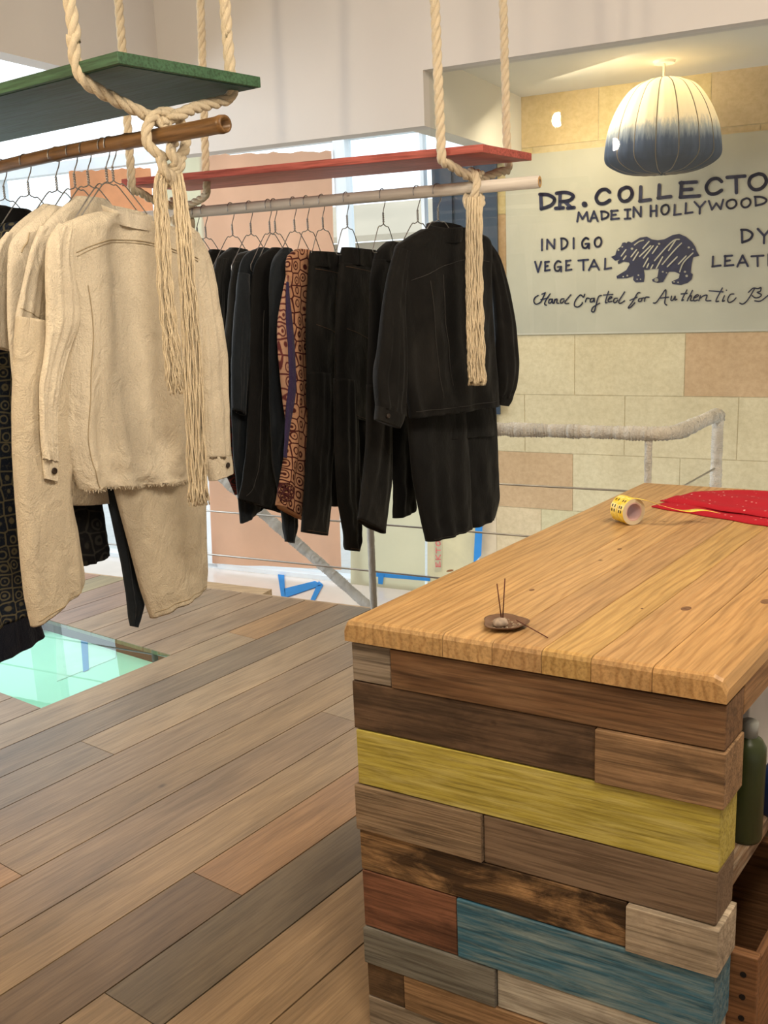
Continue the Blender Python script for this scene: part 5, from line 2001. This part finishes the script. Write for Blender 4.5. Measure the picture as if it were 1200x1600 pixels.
part('sleeve', pl, [(446, 430, 453, 432), (438, 475, 452, 478), (433, 520, 449, 524), (435, 575, 451, 578), (441, 630, 451, 634), (446, 660, 451, 664)], M['rustsleeve'], o, T * 0.6, seed=32, fold=0.002, off=0.004)
part('lining', pl, [(447, 440, 451, 442), (446, 490, 455, 494), (447, 545, 460, 550), (447, 610, 460, 614), (445, 665, 454, 668), (443, 715, 448, 716)], M['purple'], o, T * 0.5, seed=33, fold=0.001, off=0.018, label='dark purple lining band')
mb = MB()
cpx = (447, 769)
for rad_, rr_ in ((13.0, 0.0022), (4.0, 0.003)):
    mb.tube([pl.at(cpx[0] + rad_ * math.cos(a * 0.2618), cpx[1] + rad_ * 1.08 * math.sin(a * 0.2618), 0.026) for a in range(25)], rr_, 5)
for q in range(8):
    a0 = q * 0.785
    cx, cy = cpx[0] + 8.4 * math.cos(a0), cpx[1] + 8.8 * math.sin(a0)
    mb.tube([pl.at(cx + 2.9 * math.cos(a * 0.5236), cy + 2.9 * math.sin(a * 0.5236), 0.026) for a in range(13)], 0.0018, 5)
med = mb.build('printed_medallion', plain('maroon_ink', (0.07, 0.012, 0.014), 0.8), o)


def jeans(label, hook, waist, hips, leg1, leg2, m, seed, pocket=True):
    o, pl = garment('jeans', label, 'jeans', hook, 27, 'dark jeans on the cane pole')
    _, sw = part('waistband', pl, waist, m, o, T, seed=seed, fold=0.003)
    _, sh = part('hips', pl, hips, m, o, T, seed=seed, fold=0.003)
    part('leg', pl, leg2, m, o, T * 0.9, seed=seed + 2, fold=0.005, off=-0.006)
    _, sl = part('leg', pl, leg1, m, o, T, seed=seed + 1, fold=0.006, off=0.004)
    seam('waist_stitch', sh, [(-0.9, 0.04), (0, 0.05), (0.9, 0.06)], M['thread'], o, 0.0010)
    if pocket:
        seam('pocket_stitch', sh, [(-0.75, 0.40), (0.0, 0.42), (0.85, 0.45)], M['thread'], o, 0.0010)
        seam('pocket_stitch', sh, [(-0.80, 0.88), (-0.2, 0.95), (0.8, 0.98)], M['thread'], o, 0.0008)
    seam('hem_stitch', sl, [(-0.9, 0.965), (0, 0.968), (0.9, 0.97)], M['thread'], o, 0.0009)
    for x in (-0.35, 0.5):
        mb = MB()
        mb.tube([sw(x, 0.1, 0.003), sw(x, 0.95, 0.004)], 0.004, 6)
        mb.build('belt_loop', m, o)
    return o, pl


o, pl = jeans('dark jeans with tan stitching directly right of the rust robe', rhp[8], [(485, 392, 532, 396), (483, 404, 534, 410), (483, 416, 534, 422)],
              [(483, 414, 534, 420), (479, 470, 534, 480), (478, 530, 534, 540), (479, 590, 533, 600), (480, 640, 530, 650)],
              [(479, 580, 522, 585), (481, 650, 522, 655), (477, 730, 518, 730), (474, 790, 516, 792), (472, 831, 509, 837)],
              [(500, 600, 538, 600), (505, 690, 546, 690), (512, 750, 548, 745), (518, 792, 546, 788)], M['denim'], 40)
mb = MB()
o, pl = jeans('dark jeans with a large curved back pocket, longest pair in the row', rhp[9], [(534, 386, 586, 392), (531, 398, 586, 404), (530, 412, 586, 420)],
              [(530, 410, 586, 418), (526, 470, 584, 480), (524, 540, 582, 550), (522, 600, 580, 610), (522, 650, 578, 660)],
              [(522, 590, 556, 595), (522, 680, 559, 680), (526, 760, 561, 760), (534, 820, 561, 822), (540, 859, 561, 862)],
              [(546, 600, 580, 605), (552, 680, 578, 680), (556, 740, 574, 745), (560, 790, 570, 790)], M['denim'], 43)
o, pl = garment('tapered_trousers', 'black tapered trousers with a gathered waist left of the black jacket', 'trousers', rhp[10], 27)
part('waistband', pl, [(603, 376, 632, 384), (588, 392, 640, 398), (584, 408, 642, 412)], M['black'], o, T, seed=50, fold=0.008)
part('hips', pl, [(584, 405, 642, 410), (578, 440, 642, 450), (576, 520, 642, 530), (574, 620, 644, 620), (574, 660, 642, 660)], M['black'], o, T, seed=51)
part('leg', pl, [(574, 600, 612, 605), (573, 680, 612, 685), (566, 750, 609, 760), (558, 810, 600, 835)], M['denim'], o, T, seed=52, off=0.004)
part('leg', pl, [(606, 610, 645, 605), (608, 700, 648, 690), (614, 765, 649, 750), (613, 811, 648, 796)], M['black'], o, T, seed=53)
o, pl = garment('wide_black_trousers', 'wide cropped black trousers hanging below the black jacket', 'trousers', rhp[11], 38)
part('waist', pl, [(650, 520, 745, 520), (640, 580, 762, 575), (636, 640, 772, 630), (640, 690, 775, 680)], M['black'], o, 0.03, seed=54)
_, sf = part('leg', pl, [(636, 630, 725, 630), (640, 690, 730, 690), (646, 750, 733, 745), (656, 805, 735, 800), (665, 847, 736, 824)], M['black'], o, 0.032, seed=55, off=0.006)
seam('hem_stitch', sf, [(-0.9, 0.965), (0, 0.965), (0.9, 0.965)], M['darkthread'], o, 0.001)
part('leg', pl, [(700, 630, 773, 630), (708, 690, 776, 690), (712, 750, 778, 745), (718, 795, 779, 780), (728, 826, 773, 808)], M['black'], o, 0.03, seed=56, off=-0.004)
o, pl = garment('black_jacket', 'black denim jacket seen from behind at the front of the cane pole', 'jacket', rhp[12], 45)
_, sf = part('body', pl, [(658, 358, 728, 356), (632, 374, 752, 366), (616, 392, 766, 382), (622, 450, 766, 440), (628, 530, 770, 515), (632, 600, 775, 585), (640, 654, 778, 634)], M['denim'], o, 0.036, seed=57, fold=0.016, nf=4, wr=0.009, M_=96, pleats=[(-0.25, -0.12, 0.010, 0.04), (-0.55, -0.4, 0.008, 0.04)])
seam('yoke_seam', sf, [(-0.8, 0.475), (-0.2, 0.425), (0.3, 0.405), (0.85, 0.42)], M['darkthread'], o, 0.0014)
seam('back_seam', sf, [(-0.25, 0.46), (-0.22, 0.7), (-0.12, 0.98)], M['darkthread'], o, 0.0013)
seam('back_seam', sf, [(-0.55, 0.48), (-0.5, 0.7), (-0.4, 0.97)], M['darkthread'], o, 0.0011)
seam('hem_seam', sf, [(-0.95, 0.955), (0, 0.955), (0.95, 0.955)], M['darkthread'], o, 0.0012)
part('collar', pl, [(668, 353, 721, 351), (667, 361, 722, 359), (672, 376, 719, 374)], M['denim'], o, 0.044, seed=71, fold=0.001, wr=0.002, minr=0.75, open_top=True, tilt=0.012)
part('sleeve', pl, [(618, 386, 640, 394), (606, 425, 634, 440), (596, 480, 632, 490), (588, 545, 634, 552), (584, 595, 634, 605), (587, 636, 632, 652)], M['denim'], o, 0.034, off=0.020, seed=58, fold=0.007, wr=0.010)
_, sc = part('cuff', pl, [(587, 634, 632, 650), (586, 645, 629, 660), (585, 655, 624, 670)], M['denim'], o, 0.034, off=0.022, seed=59, fold=0.0)
button(pl, sc(-0.5, 0.5), M['button'], o, 0.008)
part('sleeve', pl, [(748, 374, 764, 378), (762, 410, 782, 404), (770, 470, 797, 462), (774, 535, 808, 530), (775, 590, 810, 578), (778, 622, 800, 622)], M['denim'], o, 0.030, off=-0.006, seed=60, fold=0.005)
part('cuff', pl, [(777, 618, 803, 612), (778, 627, 799, 625), (779, 632, 794, 635)], M['denim'], o, 0.030, off=-0.006, seed=61, fold=0.0)
